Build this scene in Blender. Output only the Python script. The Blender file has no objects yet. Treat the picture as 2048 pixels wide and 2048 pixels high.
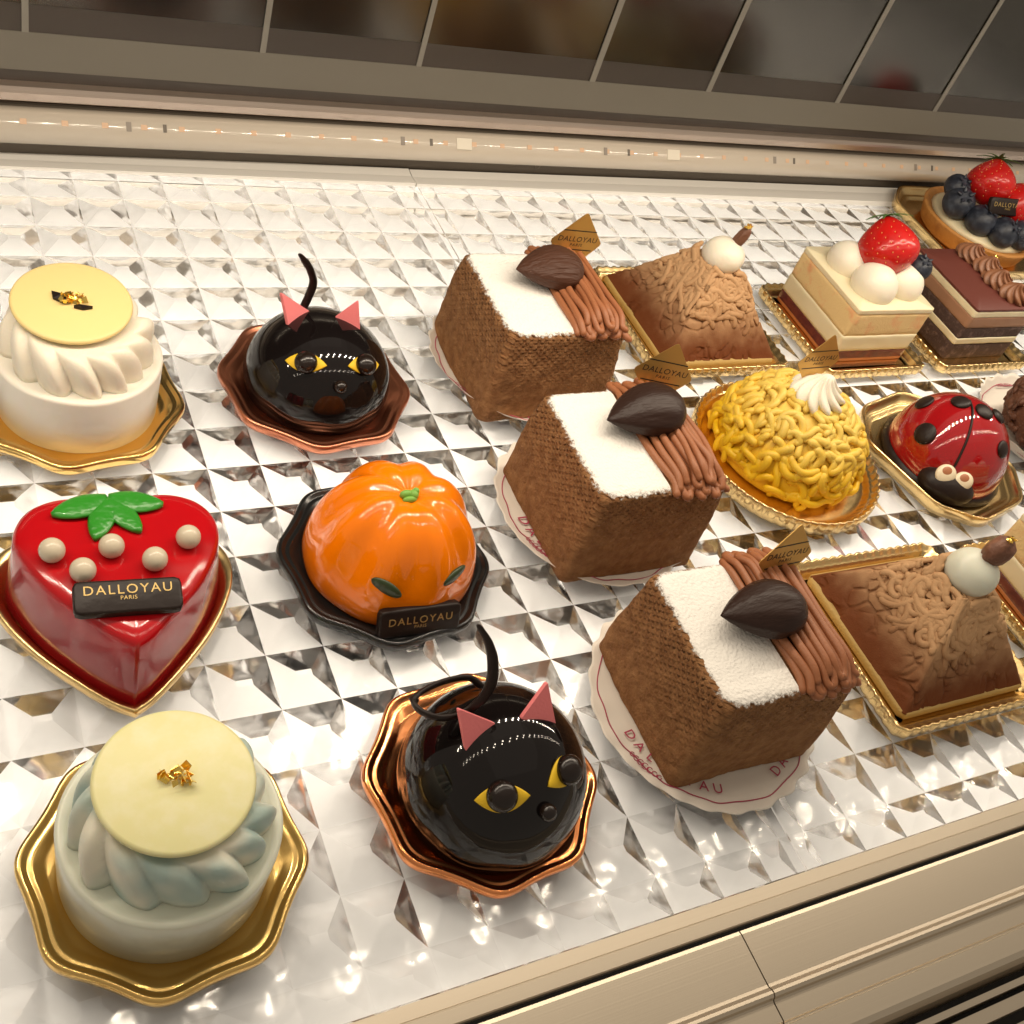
import bpy, bmesh, math, random
from mathutils import Vector, Matrix, noise
from math import sin, cos, pi, radians as R

scene = bpy.context.scene
C = scene.collection
S = 0.01                       # everything below is written in centimetres
ZT = 0.65                      # top of the glass tray

# ------------------------------------------------------------------ camera
cam_d = bpy.data.cameras.new("camera")
cam = bpy.data.objects.new("camera", cam_d)
C.objects.link(cam)
cam_d.sensor_width = 36
cam_d.lens = 38.88
cam_d.clip_start = 0.01
cam_d.clip_end = 60
RT = Vector((0.8779480951315446, -0.3779950858623451, 0.29381432456367856))
DN = Vector((-0.09889827376751312, -0.7436579301694914, -0.6612049715041722))
FW = Vector((0.46842958243550153, 0.5514459157160795, -0.6902761247061611))
M = Matrix((( RT.x, -DN.x, -FW.x, -0.1443006), (RT.y, -DN.y, -FW.y, -0.5676191), (RT.z, -DN.z, -FW.z, 0.3865797), (0, 0, 0, 1)))
cam.matrix_world = M
scene.camera = cam

# ------------------------------------------------------------------ world, lamps, exposure
w = bpy.data.worlds.new("World")
scene.world = w
w.use_nodes = True
bg = w.node_tree.nodes["Background"]
bg.inputs[0].default_value = (1.0, 0.86, 0.69, 1)
bg.inputs[1].default_value = 0.31


def lamp(name, loc, size, power, col=(1, .86, .68), size_y=None, rot=(0, 0, 0), spread=180):
    d = bpy.data.lights.new(name, 'AREA')
    d.shape = 'RECTANGLE' if size_y else 'SQUARE'
    d.size = size * S
    if size_y:
        d.size_y = size_y * S
    d.energy = power
    d.color = col
    d.spread = R(spread)
    o = bpy.data.objects.new(name, d)
    C.objects.link(o)
    o.location = Vector(loc) * S
    o.rotation_euler = rot
    return o


# double rows of LEDs inside the top of the case: one above the front row, one above the back row
for yy, pw in ((-37.0, .007), (-22.0, .050)):
    for row in (0, 1):
        for k in range(27):
            lamp('led', (-36 + k * 4.6 + row * 1.1, yy + row * 1.5, 31), 0.35, pw * 1.0)
# soft overhead fill, added to lift the light; no such lamp is visible
lamp('added_overhead_fill', (20, -40, 220), 260, 1.6, col=(1, .88, .74))
lamp('rear_soft_light', (30, 60, 150), 120, .4, col=(1, .88, .74), rot=(R(-25), 0, 0))  # soft area lamp above and behind the back wall

scene.view_settings.view_transform = 'Standard'
scene.view_settings.look = 'None'
scene.view_settings.exposure = 0.0
scene.view_settings.gamma = 1
cy = scene.cycles
cy.max_bounces = 32
cy.transmission_bounces = 32
cy.glossy_bounces = 16
cy.diffuse_bounces = 3
cy.transparent_max_bounces = 12
cy.sample_clamp_indirect = 4
cy.use_denoising = True
cy.caustics_reflective = True
cy.caustics_refractive = True


# ------------------------------------------------------------------ materials
def mat(name, col=(.8, .8, .8), rough=.5, metal=0, sss=0, sssr=(.6, .4, .25), sscale=.004, coat=0, trans=0, ior=1.5, bump=None, spec=.5, grad=None, noisecol=None, aniso=0):
    """bump = list of (scale, strength_cm, detail[, stretch]); noisecol = (scale, colour2, lo, hi); grad = (z0, z1, colour_at_z1)"""
    m = bpy.data.materials.new(name)
    m.use_nodes = True
    nt = m.node_tree
    N, L = nt.nodes, nt.links
    b = N['Principled BSDF']
    b.inputs['Base Color'].default_value = (*col, 1)
    b.inputs['Roughness'].default_value = rough
    b.inputs['Metallic'].default_value = metal
    b.inputs['IOR'].default_value = ior
    b.inputs['Specular IOR Level'].default_value = spec
    if sss:
        b.inputs['Subsurface Weight'].default_value = sss
        b.inputs['Subsurface Radius'].default_value = sssr
        b.inputs['Subsurface Scale'].default_value = sscale
    if coat:
        b.inputs['Coat Weight'].default_value = coat
        b.inputs['Coat Roughness'].default_value = .03
    b.inputs['Transmission Weight'].default_value = trans
    if aniso:
        b.inputs['Anisotropic'].default_value = aniso
    tc = N.new('ShaderNodeTexCoord')
    src = None
    if grad:
        sp = N.new('ShaderNodeSeparateXYZ')
        L.new(tc.outputs['Object'], sp.inputs[0])
        mr = N.new('ShaderNodeMapRange')
        mr.interpolation_type = 'SMOOTHSTEP'
        nz = N.new('ShaderNodeTexNoise')
        nz.inputs['Scale'].default_value = 1.1
        L.new(tc.outputs['Object'], nz.inputs['Vector'])
        ad = N.new('ShaderNodeMath')
        ad.operation = 'MULTIPLY_ADD'
        ad.inputs[1].default_value = (grad[1] - grad[0]) * .5
        L.new(nz.outputs[0], ad.inputs[0])
        L.new(sp.outputs[2], ad.inputs[2])
        L.new(ad.outputs[0], mr.inputs[0])
        off = (grad[1] - grad[0]) * .25
        mr.inputs[1].default_value = grad[0] + off
        mr.inputs[2].default_value = grad[1] + off
        mx = N.new('ShaderNodeMix')
        mx.data_type = 'RGBA'
        mx.inputs[6].default_value = (*col, 1)
        mx.inputs[7].default_value = (*grad[2], 1)
        L.new(mr.outputs[0], mx.inputs[0])
        src = mx.outputs[2]
        L.new(src, b.inputs['Base Color'])
    if noisecol:
        nz = N.new('ShaderNodeTexNoise')
        nz.inputs['Scale'].default_value = noisecol[0]
        nz.inputs['Detail'].default_value = 6
        nz.inputs['Roughness'].default_value = .6
        L.new(tc.outputs['Object'], nz.inputs['Vector'])
        mr = N.new('ShaderNodeMapRange')
        mr.inputs[1].default_value = noisecol[2]
        if len(noisecol) > 4:
            nz.inputs['Detail'].default_value = noisecol[4]
        mr.inputs[2].default_value = noisecol[3]
        L.new(nz.outputs[0], mr.inputs[0])
        mx = N.new('ShaderNodeMix')
        mx.data_type = 'RGBA'
        if src:
            L.new(src, mx.inputs[6])
        else:
            mx.inputs[6].default_value = (*col, 1)
        mx.inputs[7].default_value = (*noisecol[1], 1)
        L.new(mr.outputs[0], mx.inputs[0])
        L.new(mx.outputs[2], b.inputs['Base Color'])
    prev = None
    for bp in (bump or []):
        nz = N.new('ShaderNodeTexNoise')
        nz.inputs['Scale'].default_value = bp[0]
        nz.inputs['Detail'].default_value = bp[2]
        vec = tc.outputs['Object']
        if len(bp) > 3:
            mp = N.new('ShaderNodeMapping')
            mp.inputs['Scale'].default_value = bp[3]
            L.new(vec, mp.inputs[0])
            vec = mp.outputs[0]
        L.new(vec, nz.inputs['Vector'])
        bn = N.new('ShaderNodeBump')
        bn.inputs['Strength'].default_value = 1
        bn.inputs['Distance'].default_value = bp[1] * S
        L.new(nz.outputs[0], bn.inputs['Height'])
        if prev:
            L.new(prev, bn.inputs['Normal'])
        prev = bn.outputs[0]
    if prev:
        L.new(prev, b.inputs['Normal'])
    return m


M_glass = mat('glass', (1, 1, 1), .075, trans=1, ior=1.49, bump=[(.9, .018, 1)])
M_base = mat('white_board', (.61, .63, .66), .5)
M_lip = mat('clear_lip', (.80, .78, .74), .12, spec=.6)
M_alu = mat('brushed_aluminium', (.60, .52, .41), .36, metal=.75, bump=[(2, .002, 3, (.02, 9, 9))], noisecol=None)
M_dark = mat('dark_gap', (.012, .012, .012), .5)
M_gold = mat('gold_board', (.83, .56, .20), .16, metal=1, bump=[(.7, .03, 2)])
M_gold2 = mat('gold_fluted', (.80, .58, .27), .26, metal=1, bump=[(.9, .03, 2)])
M_copper = mat('copper_board', (.92, .36, .14), .15, metal=1, bump=[(.7, .03, 2)])
M_copper2 = mat('copper_board_matt', (.62, .24, .14), .3, metal=1)
M_black = mat('black_board', (.010, .010, .010), .2, spec=.6)
M_leaf = mat('gold_leaf', (1, .72, .18), .25, metal=1)
M_cream = mat('whipped_cream', (.87, .81, .68), .45, sss=.3, sscale=.004, bump=[(6, .01, 2)])
M_mousse = mat('white_mousse', (.84, .80, .71), .35, sss=.25, coat=.35, bump=[(3, .01, 2)])
M_creamtint = mat('cream_reflection_tint', (.42, .54, .50), .45, sss=.2, bump=[(6, .01, 2)], noisecol=(.6, (.80, .77, .64), .36, .62, 1))  # blue green reflection from the case glass, painted into the piping colour
M_mousse2 = mat('mousse_painted_shade', (.42, .44, .37), .3, sss=.2, coat=.3, grad=(1.2, 3.3, (.72, .74, .62)))  # grey sides with a lighter rim: shading painted into the mousse colour
M_disc = mat('yellow_chocolate', (.86, .68, .30), .42, sss=.2, bump=[(2, .008, 2)])
M_disc2 = mat('chocolate_reflection_tint', (.78, .74, .38), .4, sss=.2, noisecol=(1.2, (.84, .80, .52), .45, .75))  # greenish cast of the same reflection, painted into the disc
M_glaze = mat('black_glaze', (.006, .004, .004), .05, spec=.45, bump=[(.55, .05, 1)])
M_pupil = mat('dark_chocolate', (.012, .006, .004), .22, spec=.5)
M_choc = mat('chocolate', (.016, .009, .007), .42, spec=.3, bump=[(3, .02, 2)])
M_pink = mat('pink_sugar', (.90, .24, .25), .75, bump=[(9, .012, 3)])
M_yel = mat('yellow_sugar', (.85, .55, .02), .6)
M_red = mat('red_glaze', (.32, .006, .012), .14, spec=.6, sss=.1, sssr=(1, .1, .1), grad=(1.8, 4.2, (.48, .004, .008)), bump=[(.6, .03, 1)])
M_green = mat('green_sugar', (.03, .26, .02), .28, coat=.3, bump=[(3.5, .05, 1)])
M_pearl = mat('pearl', (.62, .54, .41), .25)
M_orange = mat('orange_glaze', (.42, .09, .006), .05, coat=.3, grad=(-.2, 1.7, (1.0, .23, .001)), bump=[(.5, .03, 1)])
M_stem = mat('green_stem', (.20, .42, .06), .5, bump=[(3, .03, 2)])
M_seed = mat('pumpkin_seed', (.035, .055, .02), .35)
M_goldtext = mat('gold_lettering', (.50, .35, .13), .35, metal=.6)
M_blacktext = mat('black_lettering', (.02, .015, .01), .5)
M_cocoa = mat('cocoa_sponge', (.17, .07, .026), .85, noisecol=(2.2, (.19, .085, .035), .42, .7), bump=[(2.5, .10, 4), (14, .03, 3)])
M_chest = mat('chestnut_cream', (.34, .125, .05), .5, sss=.1, bump=[(7, .015, 2)])
M_almond = mat('chocolate_almond', (.028, .012, .008), .42, spec=.3, bump=[(2.2, .035, 2, (.25, 2.4, 2.4))])
M_almond2 = mat('brown_almond', (.075, .030, .017), .5, spec=.3, bump=[(2.2, .12, 2, (.25, 2.4, 2.4))])
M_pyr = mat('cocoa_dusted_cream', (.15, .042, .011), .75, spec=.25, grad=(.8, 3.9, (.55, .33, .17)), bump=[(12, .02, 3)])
M_crust = mat('tart_crust', (.47, .31, .10), .7, bump=[(6, .05, 4)])
M_ymb = mat('yellow_paste', (.82, .50, .008), .5, sss=.1, grad=(1.5, 4.4, (.80, .56, .11)), bump=[(9, .012, 2)])
M_ladyred = mat('ladybird_glaze', (.34, .005, .008), .05, coat=1, bump=[(.7, .04, 1)])
M_eyewhite = mat('white_chocolate', (.82, .72, .52), .35)
M_eyebrown = mat('brown_chocolate', (.42, .17, .08), .4)
M_berry = mat('blueberry', (.012, .016, .028), .45, noisecol=(1.7, (.055, .065, .09), .45, .75), bump=[(5, .02, 3)])
M_straw = mat('strawberry', (.55, .010, .008), .25, coat=.2, sss=.1, sssr=(1, .1, .1), noisecol=(1, (.45, .01, .01), .5, .8))
M_seedy = mat('strawberry_seed', (.75, .35, .08), .4)
M_calyx = mat('strawberry_leaf', (.05, .13, .02), .6)
M_spongey = mat('yellow_sponge', (.84, .62, .30), .75, bump=[(9, .05, 4)], noisecol=(.8, (.84, .38, .18), .50, .72))
M_custard = mat('pale_cream_layer', (.84, .74, .50), .5, sss=.2)
M_purple = mat('berry_layer', (.10, .018, .022), .4, noisecol=(2, (.22, .05, .03), .4, .8))
M_caramel = mat('caramel_layer', (.42, .14, .04), .5)
M_plum = mat('cocoa_top', (.13, .030, .020), .55, bump=[(12, .01, 2)])
M_mocha = mat('mocha_layer', (.36, .19, .11), .6)
M_opsponge = mat('dark_sponge', (.075, .042, .035), .85, noisecol=(2.5, (.20, .13, .11), .5, .75), bump=[(6, .07, 4)])
M_chcream = mat('chocolate_cream', (.27, .115, .055), .45, bump=[(7, .01, 2)])
M_rocky = mat('chocolate_flakes', (.12, .045, .022), .6, bump=[(4, .10, 3)])
M_band = mat('grey_panel', (.13, .11, .088), .45, metal=.3)
M_beige = mat('beige_panel', (.165, .15, .12), .5)
M_rail = mat('steel_rail', (.62, .52, .45), .30, metal=.9)
M_raildark = mat('dark_steel', (.085, .072, .062), .4, metal=.5)
M_tube = mat('frosted_tube', (.62, .55, .46), .10, spec=.7)
M_led = mat('amber_led', (.66, .43, .27), .35)
M_ledwhite = mat('white_led', (.72, .66, .54), .3)
M_mirror = mat('smoked_mirror', (.15, .143, .13), .2, metal=1, bump=[(.12, .02, 1)])
M_strip = mat('pale_strip', (.22, .205, .175), .4)
M_redbox = mat('red_card', (.25, .02, .015), .5)


def paper_mat():
    m = mat('white_paper', (.78, .72, .64), .7)
    return m


M_paper = paper_mat()
M_redprint = mat('red_print', (.42, .05, .10), .7)


def card_mat():
    m = mat('gold_card', (.62, .38, .11), .38, metal=.75, bump=[(.5, .05, 1)])
    return m


M_card = card_mat()


def sugar_mat():
    """powdered sugar: white dusting whose edge breaks up into grains"""
    m = mat('powdered_sugar', (.90, .87, .82), .95, bump=[(7, .09, 5), (2, .07, 2)])
    nt = m.node_tree
    N, L = nt.nodes, nt.links
    at = N.new('ShaderNodeAttribute')
    at.attribute_name = 'edge'
    tc = N.new('ShaderNodeTexCoord')
    nz = N.new('ShaderNodeTexNoise')
    nz.inputs['Scale'].default_value = 3.5
    nz.inputs['Detail'].default_value = 9
    nz.inputs['Roughness'].default_value = .75
    L.new(tc.outputs['Object'], nz.inputs['Vector'])
    gt = N.new('ShaderNodeMapRange')
    sb = N.new('ShaderNodeMath')
    sb.operation = 'ADD'
    L.new(at.outputs['Fac'], sb.inputs[0])
    L.new(nz.outputs[0], sb.inputs[1])
    L.new(sb.outputs[0], gt.inputs[0])
    gt.inputs[1].default_value = .90
    gt.inputs[2].default_value = 1.08
    L.new(gt.outputs[0], N['Principled BSDF'].inputs['Alpha'])
    return m


M_sugar = sugar_mat()


def dimple_mat():
    """cocoa sponge with rows of small pressed dimples that fade towards the foot"""
    m = mat('dimpled_cocoa_sponge', (.235, .108, .043), .9, spec=.2, noisecol=(1.6, (.38, .195, .083), .36, .70), bump=[(2.0, .26, 6), (9, .07, 4)])
    nt = m.node_tree
    N, L = nt.nodes, nt.links
    b = N['Principled BSDF']
    tc = N.new('ShaderNodeTexCoord')
    sp = N.new('ShaderNodeSeparateXYZ')
    L.new(tc.outputs['Object'], sp.inputs[0])

    def mth(op, a, bb=None, c=None):
        n = N.new('ShaderNodeMath')
        n.operation = op
        for i, v in enumerate((a, bb, c)):
            if v is None:
                continue
            if isinstance(v, (int, float)):
                n.inputs[i].default_value = v
            else:
                L.new(v, n.inputs[i])
        return n.outputs[0]
    s = mth('ADD', sp.outputs[0], sp.outputs[1])
    cx = mth('SINE', mth('MULTIPLY', s, 2 * pi / .42))
    cz = mth('SINE', mth('MULTIPLY', sp.outputs[2], 2 * pi / .38))
    pr = mth('MULTIPLY', cx, cz)
    mask = mth('MULTIPLY_ADD', sp.outputs[2], .30, -.45)
    mask = mth('MINIMUM', mth('MAXIMUM', mask, .12), 1.0)
    h = mth('MULTIPLY', mth('MAXIMUM', pr, 0.0), mask)
    bn = N.new('ShaderNodeBump')
    bn.inputs['Distance'].default_value = .11 * S
    bn.inputs['Strength'].default_value = 1
    L.new(h, bn.inputs['Height'])
    old = b.inputs['Normal'].links[0].from_socket
    L.new(old, bn.inputs['Normal'])
    L.new(bn.outputs[0], b.inputs['Normal'])
    return m


M_cocoadim = dimple_mat()


# ------------------------------------------------------------------ helpers
def link(name, verts, faces, m, parent=None, smooth=True, fix=True):
    me = bpy.data.meshes.new(name)
    me.from_pydata([tuple(v) for v in verts], [], faces)
    if fix:
        bm = bmesh.new()
        bm.from_mesh(me)
        bmesh.ops.recalc_face_normals(bm, faces=bm.faces)
        bm.to_mesh(me)
        bm.free()
    me.validate()
    if smooth:
        me.polygons.foreach_set('use_smooth', [True] * len(me.polygons))
    me.materials.append(m)
    o = bpy.data.objects.new(name, me)
    C.objects.link(o)
    if parent:
        o.parent = parent
    else:
        o.scale = (S, S, S)
    return o


def tag(o, label, cat, group=None, kind=None):
    o['label'] = label
    if cat:
        o['category'] = cat
    if group:
        o['group'] = group
    if kind:
        o['kind'] = kind
    return o


def thing(name, x, y, z=ZT, label='', cat='', rz=0, group=None):
    o = bpy.data.objects.new(name, None)
    C.objects.link(o)
    o.empty_display_size = 1
    o.location = (x * S, y * S, z * S)
    o.rotation_euler = (0, 0, rz)
    o.scale = (S, S, S)
    return tag(o, label, cat, group)


class B:
    """collects geometry for ONE mesh"""
    def __init__(s):
        s.v = []
        s.f = []

    def add(s, v, f):
        n = len(s.v)
        s.v += [Vector(p) for p in v]
        s.f += [tuple(i + n for i in q) for q in f]
        return s

    def grid(s, rows, close=True, cap0=False, cap1=False):
        n = len(s.v)
        k = len(rows[0])
        for r in rows:
            s.v += [Vector(p) for p in r]
        for i in range(len(rows) - 1):
            for j in range(k if close else k - 1):
                a = n + i * k + j
                b = n + i * k + (j + 1) % k
                s.f.append((a, b, b + k, a + k))
        if cap0:
            s.f.append(tuple(n + j for j in range(k))[::-1])
        if cap1:
            s.f.append(tuple(n + (len(rows) - 1) * k + j for j in range(k)))
        return s

    def lathe(s, prof, n=48, fn=None, cx=0, cy=0, cz=0, cap0=True, cap1=True):
        rows = []
        for r, z in prof:
            row = []
            for j in range(n):
                a = 2 * pi * j / n
                rr, zz = (fn(r, z, a) if fn else (r, z))
                row.append((cx + rr * cos(a), cy + rr * sin(a), cz + zz))
            rows.append(row)
        return s.grid(rows, True, cap0, cap1)

    def tube(s, path, rad, n=8, flat=1.0, up=None, caps=True):
        path = [Vector(p) for p in path]
        m = len(path)
        if not callable(rad):
            r0 = rad
            rad = lambda t: r0
        rows = []
        prev = None
        for i, p in enumerate(path):
            t = (path[min(i + 1, m - 1)] - path[max(i - 1, 0)])
            if t.length < 1e-6:
                t = Vector((0, 0, 1))
            t.normalize()
            u = up[i] if isinstance(up, list) else (Vector(up) if up else (prev or Vector((0, 0, 1))))
            u = Vector(u) - t * Vector(u).dot(t)
            if u.length < 1e-4:
                u = t.orthogonal()
            u.normalize()
            prev = u
            w_ = t.cross(u)
            r = rad(i / (m - 1))
            if caps and i == 0:
                rows.append([p - t * r * .75 + w_ * (cos(2 * pi * j / n) * r * .45) + u * (sin(2 * pi * j / n) * r * .45 * flat) for j in range(n)])
            rows.append([p + w_ * (cos(2 * pi * j / n) * r) + u * (sin(2 * pi * j / n) * r * flat) for j in range(n)])
            if caps and i == m - 1:
                rows.append([p + t * r * .75 + w_ * (cos(2 * pi * j / n) * r * .45) + u * (sin(2 * pi * j / n) * r * .45 * flat) for j in range(n)])
        return s.grid(rows, True, True, True)

    def ball(s, c, r, n=24, rot=None, fn=None):
        c = Vector(c)
        if isinstance(r, (int, float)):
            r = (r, r, r)
        rows = []
        k = n // 2
        for i in range(k + 1):
            ph = -pi / 2 + pi * (i + .001) / (k + .002)
            row = []
            for j in range(n):
                a = 2 * pi * j / n
                d = Vector((cos(ph) * cos(a), cos(ph) * sin(a), sin(ph)))
                q = fn(d) if fn else 1.0
                p = Vector((d.x * r[0] * q, d.y * r[1] * q, d.z * r[2] * q))
                if rot:
                    p = rot @ p
                row.append(c + p)
            rows.append(row)
        return s.grid(rows, True, True, True)

    def slab(s, pts, z0, z1, inset=.06):
        """prism from an outline, with a small bevel on the top edge"""
        c = sum((Vector((p[0], p[1], 0)) for p in pts), Vector()) / len(pts)
        rows = [[(p[0], p[1], z0) for p in pts], [(p[0], p[1], z1 - inset) for p in pts],
                [((p[0] - c.x) * (1 - inset * .12) + c.x, (p[1] - c.y) * (1 - inset * .12) + c.y, z1 - inset * .35) for p in pts],
                [((p[0] - c.x) * (1 - inset * .4) + c.x, (p[1] - c.y) * (1 - inset * .4) + c.y, z1) for p in pts]]
        return s.grid(rows, True, True, True)

    def box(s, x0, x1, y0, y1, z0, z1, b=.05):
        r = []
        for zz, i in ((z0, b), (z0 + b, 0), (z1 - b, 0), (z1, b)):
            r.append([(x0 + i, y0, zz), (x1 - i, y0, zz), (x1, y0 + i, zz), (x1, y1 - i, zz), (x1 - i, y1, zz), (x0 + i, y1, zz), (x0, y1 - i, zz), (x0, y0 + i, zz)] if i == 0 else
                     [(x0 + i + b, y0 + i, zz), (x1 - i - b, y0 + i, zz), (x1 - i, y0 + i + b, zz), (x1 - i, y1 - i - b, zz), (x1 - i - b, y1 - i, zz), (x0 + i + b, y1 - i, zz), (x0 + i, y1 - i - b, zz), (x0 + i, y0 + i + b, zz)])
        if b:
            for rr in (r[1], r[2]):
                zz = rr[0][2]
                rr[:] = [(x0 + b, y0, zz), (x1 - b, y0, zz), (x1, y0 + b, zz), (x1, y1 - b, zz), (x1 - b, y1, zz), (x0 + b, y1, zz), (x0, y1 - b, zz), (x0, y0 + b, zz)]
        return s.grid(r, True, True, True)

    def xf(s, m):
        s.v = [m @ p for p in s.v]
        return s

    def build(s, name, m, parent=None, smooth=True):
        return link(name, s.v, s.f, m, parent, smooth)


def auto_smooth(o, ang=35):
    me = o.data
    bm = bmesh.new()
    bm.from_mesh(me)
    for e in bm.edges:
        if len(e.link_faces) == 2 and e.calc_face_angle(0) > R(ang):
            e.smooth = False
    bm.to_mesh(me)
    bm.free()
    return o


def text_part(body, size, mx, m, parent, name='lettering', shear=0, ext=.012, space=1.1, bold=0.0):
    """writing as thin raised letters; mx places the text plane (x right, y up, z out)"""
    cu = bpy.data.curves.new('t', 'FONT')
    cu.body = body
    cu.size = size
    cu.extrude = ext
    cu.shear = shear
    cu.offset = bold
    cu.align_x = 'CENTER'
    cu.align_y = 'CENTER'
    cu.space_character = space
    cu.resolution_u = 3
    o = bpy.data.objects.new('t', cu)
    C.objects.link(o)
    dg = bpy.context.evaluated_depsgraph_get()
    me = bpy.data.meshes.new_from_object(o.evaluated_get(dg))
    bpy.data.objects.remove(o)
    me.transform(mx)
    me.name = name
    me.materials.clear()
    me.materials.append(m)
    p = bpy.data.objects.new(name, me)
    C.objects.link(p)
    p.parent = parent
    return p


def frame(o, x, y):
    """matrix with origin o, x axis x, in-plane y axis ~y"""
    x = Vector(x).normalized()
    y = Vector(y)
    y = (y - x * y.dot(x)).normalized()
    z = x.cross(y)
    return Matrix(((x.x, y.x, z.x, o[0]), (x.y, y.y, z.y, o[1]), (x.z, y.z, z.z, o[2]), (0, 0, 0, 1)))


def cr(pts, n=8):
    """catmull-rom through the points"""
    P = [Vector(p) for p in pts]
    P = [P[0] * 2 - P[1]] + P + [P[-1] * 2 - P[-2]]
    out = []
    for i in range(1, len(P) - 2):
        for k in range(n):
            t = k / n
            a, b, c, d = P[i - 1], P[i], P[i + 1], P[i + 2]
            out.append(.5 * ((2 * b) + (c - a) * t + (2 * a - 5 * b + 4 * c - d) * t * t + (3 * b - a - 3 * c + d) * t ** 3))
    out.append(P[-2])
    return out


def ell_n(p, c, r, h):
    return Vector(((p.x - c.x) / r ** 2, (p.y - c.y) / r ** 2, (p.z - c.z) / h ** 2)).normalized()


class Dome:
    """half ellipsoid standing on a short wall; local coordinates"""
    def __init__(s, r, h, z0):
        s.r, s.h, s.z0 = r, h, z0
        s.c = Vector((0, 0, z0))

    def on(s, p, off=0.0):
        p = Vector(p)
        d = p - s.c
        if d.z < 0:
            q = Vector((d.x, d.y, 0)).normalized()
            return Vector((q.x * (s.r + off), q.y * (s.r + off), p.z))
        k = 1 / math.sqrt((d.x ** 2 + d.y ** 2) / s.r ** 2 + d.z ** 2 / s.h ** 2)
        q = s.c + d * k
        return q + ell_n(q, s.c, s.r, s.h) * off

    def nrm(s, p):
        return ell_n(Vector(p), s.c, s.r, s.h)

    def prof(s, zb, n=22, rb=.97):
        pr = [(s.r * (rb - .03), zb), (s.r * rb, zb + .08)]
        pr += [(s.r * cos(t) if t < pi / 2 - .01 else .02, s.z0 + s.h * sin(t)) for t in [pi / 2 * i / n for i in range(n + 1)]]
        return pr


def patch(dome, c, ax, outline, th, name, m, parent, off=.0):
    """thin sheet of the given outline (u,v) laid onto the dome around c with u along ax"""
    c = dome.on(c)
    n = dome.nrm(c)
    u = Vector(ax)
    u = (u - n * u.dot(n)).normalized()
    v = n.cross(u)
    rings = []
    for k, o in ((1, off - .05), (1, off + th * .7), (.93, off + th), (.5, off + th), (.02, off + th)):
        rings.append([dome.on(c + u * (a * k) + v * (b * k) + n * .3, o) for a, b in outline])
    b = B().grid(rings, True, True, True)
    return b.build(name, m, parent)


def sphere_part(c, r, name, m, parent, n=24, fn=None, rot=None):
    return B().ball(c, r, n, rot, fn).build(name, m, parent)


# ------------------------------------------------------------------ the glass tray
P_, Q_ = 2.5, 2.6671           # cell pitch
random.seed(4)


def glass_tray(x_nodes, y_nodes, zt, zb, h, tw, label, ty=.15):
    b = B()
    nx, ny = len(x_nodes), len(y_nodes)
    idx = {}
    for i, x in enumerate(x_nodes):
        for j, y in enumerate(y_nodes):
            idx[i, j] = len(b.v)
            b.v.append(Vector((x, y, zb)))
    for i in range(nx - 1):
        for j in range(ny - 1):
            x0, x1, y0, y1 = x_nodes[i], x_nodes[i + 1], y_nodes[j], y_nodes[j + 1]
            cx, cy = (x0 + x1) / 2, (y0 + y1) / 2
            fx, fy = (x1 - x0) / P_, (y1 - y0) / Q_
            hh = h * min(1, min(fx, fy) * 1.05)
            jx, jy, jz = random.uniform(-.03, .03), random.uniform(-.03, .03), random.uniform(-.02, .02)
            n = len(b.v)
            for sx, sy in ((-1, -1), (1, -1), (1, 1), (-1, 1)):
                b.v.append(Vector((cx + jx + sx * tw * fx, cy + jy + sy * ty * fy, zb + hh + jz)))
            A, Bq, Cq, D = idx[i, j], idx[i + 1, j], idx[i + 1, j + 1], idx[i, j + 1]
            b.f += [(A, Bq, n + 1, n), (Bq, Cq, n + 2, n + 1), (Cq, D, n + 3, n + 2), (D, A, n, n + 3), (n, n + 1, n + 2, n + 3)]
    n = len(b.v)
    X0, X1, Y0, Y1 = x_nodes[0], x_nodes[-1], y_nodes[0], y_nodes[-1]
    b.v += [Vector((X0, Y0, zt)), Vector((X1, Y0, zt)), Vector((X1, Y1, zt)), Vector((X0, Y1, zt))]
    b.f.append((n, n + 1, n + 2, n + 3))
    b.f.append(tuple([n] + [idx[i, 0] for i in range(nx)] + [n + 1])[::-1])
    b.f.append(tuple([n + 3] + [idx[i, ny - 1] for i in range(nx)] + [n + 2]))
    b.f.append(tuple([n] + [idx[0, j] for j in range(ny)] + [n + 3]))
    b.f.append(tuple([n + 1] + [idx[nx - 1, j] for j in range(ny)] + [n + 2])[::-1])
    o = b.build('glass_tray', M_glass, None, smooth=False)
    o.visible_shadow = False
    return tag(o, label, 'glass tray', 'diamond cut glass trays')


ys = [-47.1] + [-Q_ * j for j in range(17, -1, -1)] + [1.8]
xl = [-40 + 0.0] + [2.5 * i for i in range(-15, 7)] + [16.40]
xr = [16.46] + [17.85 + 2.5 * k for k in range(0, 33)] + [100]
glass_tray(xl, ys, ZT, -.42, .51, .33, 'clear diamond cut glass tray under the cat and heart cakes')
glass_tray(xr, ys, ZT, -.42, .51, .33, 'clear diamond cut glass tray under the brown cube and pyramid cakes')

b = B().box(-60, 110, -47.14, 3.0, -1.2, -.55, 0)
o = b.build('display_shelf', M_base, None, False)
tag(o, 'white shelf board shining through the glass trays', None, kind='structure')


def lip(x0, x1, label, dz):
    pr = [(1.86, -.3), (1.86, .66 + dz), (2.5, .60 + dz), (3.2, .72 + dz), (3.25, .5), (3.1, -.3)]
    rows = [[(x, y + .0195 * max(0, x + 8.6) * (1 if y > 2.4 else .5), z) for y, z in pr] for x in (x0, x1)]
    o = B().grid(rows, True, True, True).build('tray_rim', M_lip, None, False)
    tag(o, label, 'tray rim', 'back rims of the glass trays')


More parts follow.
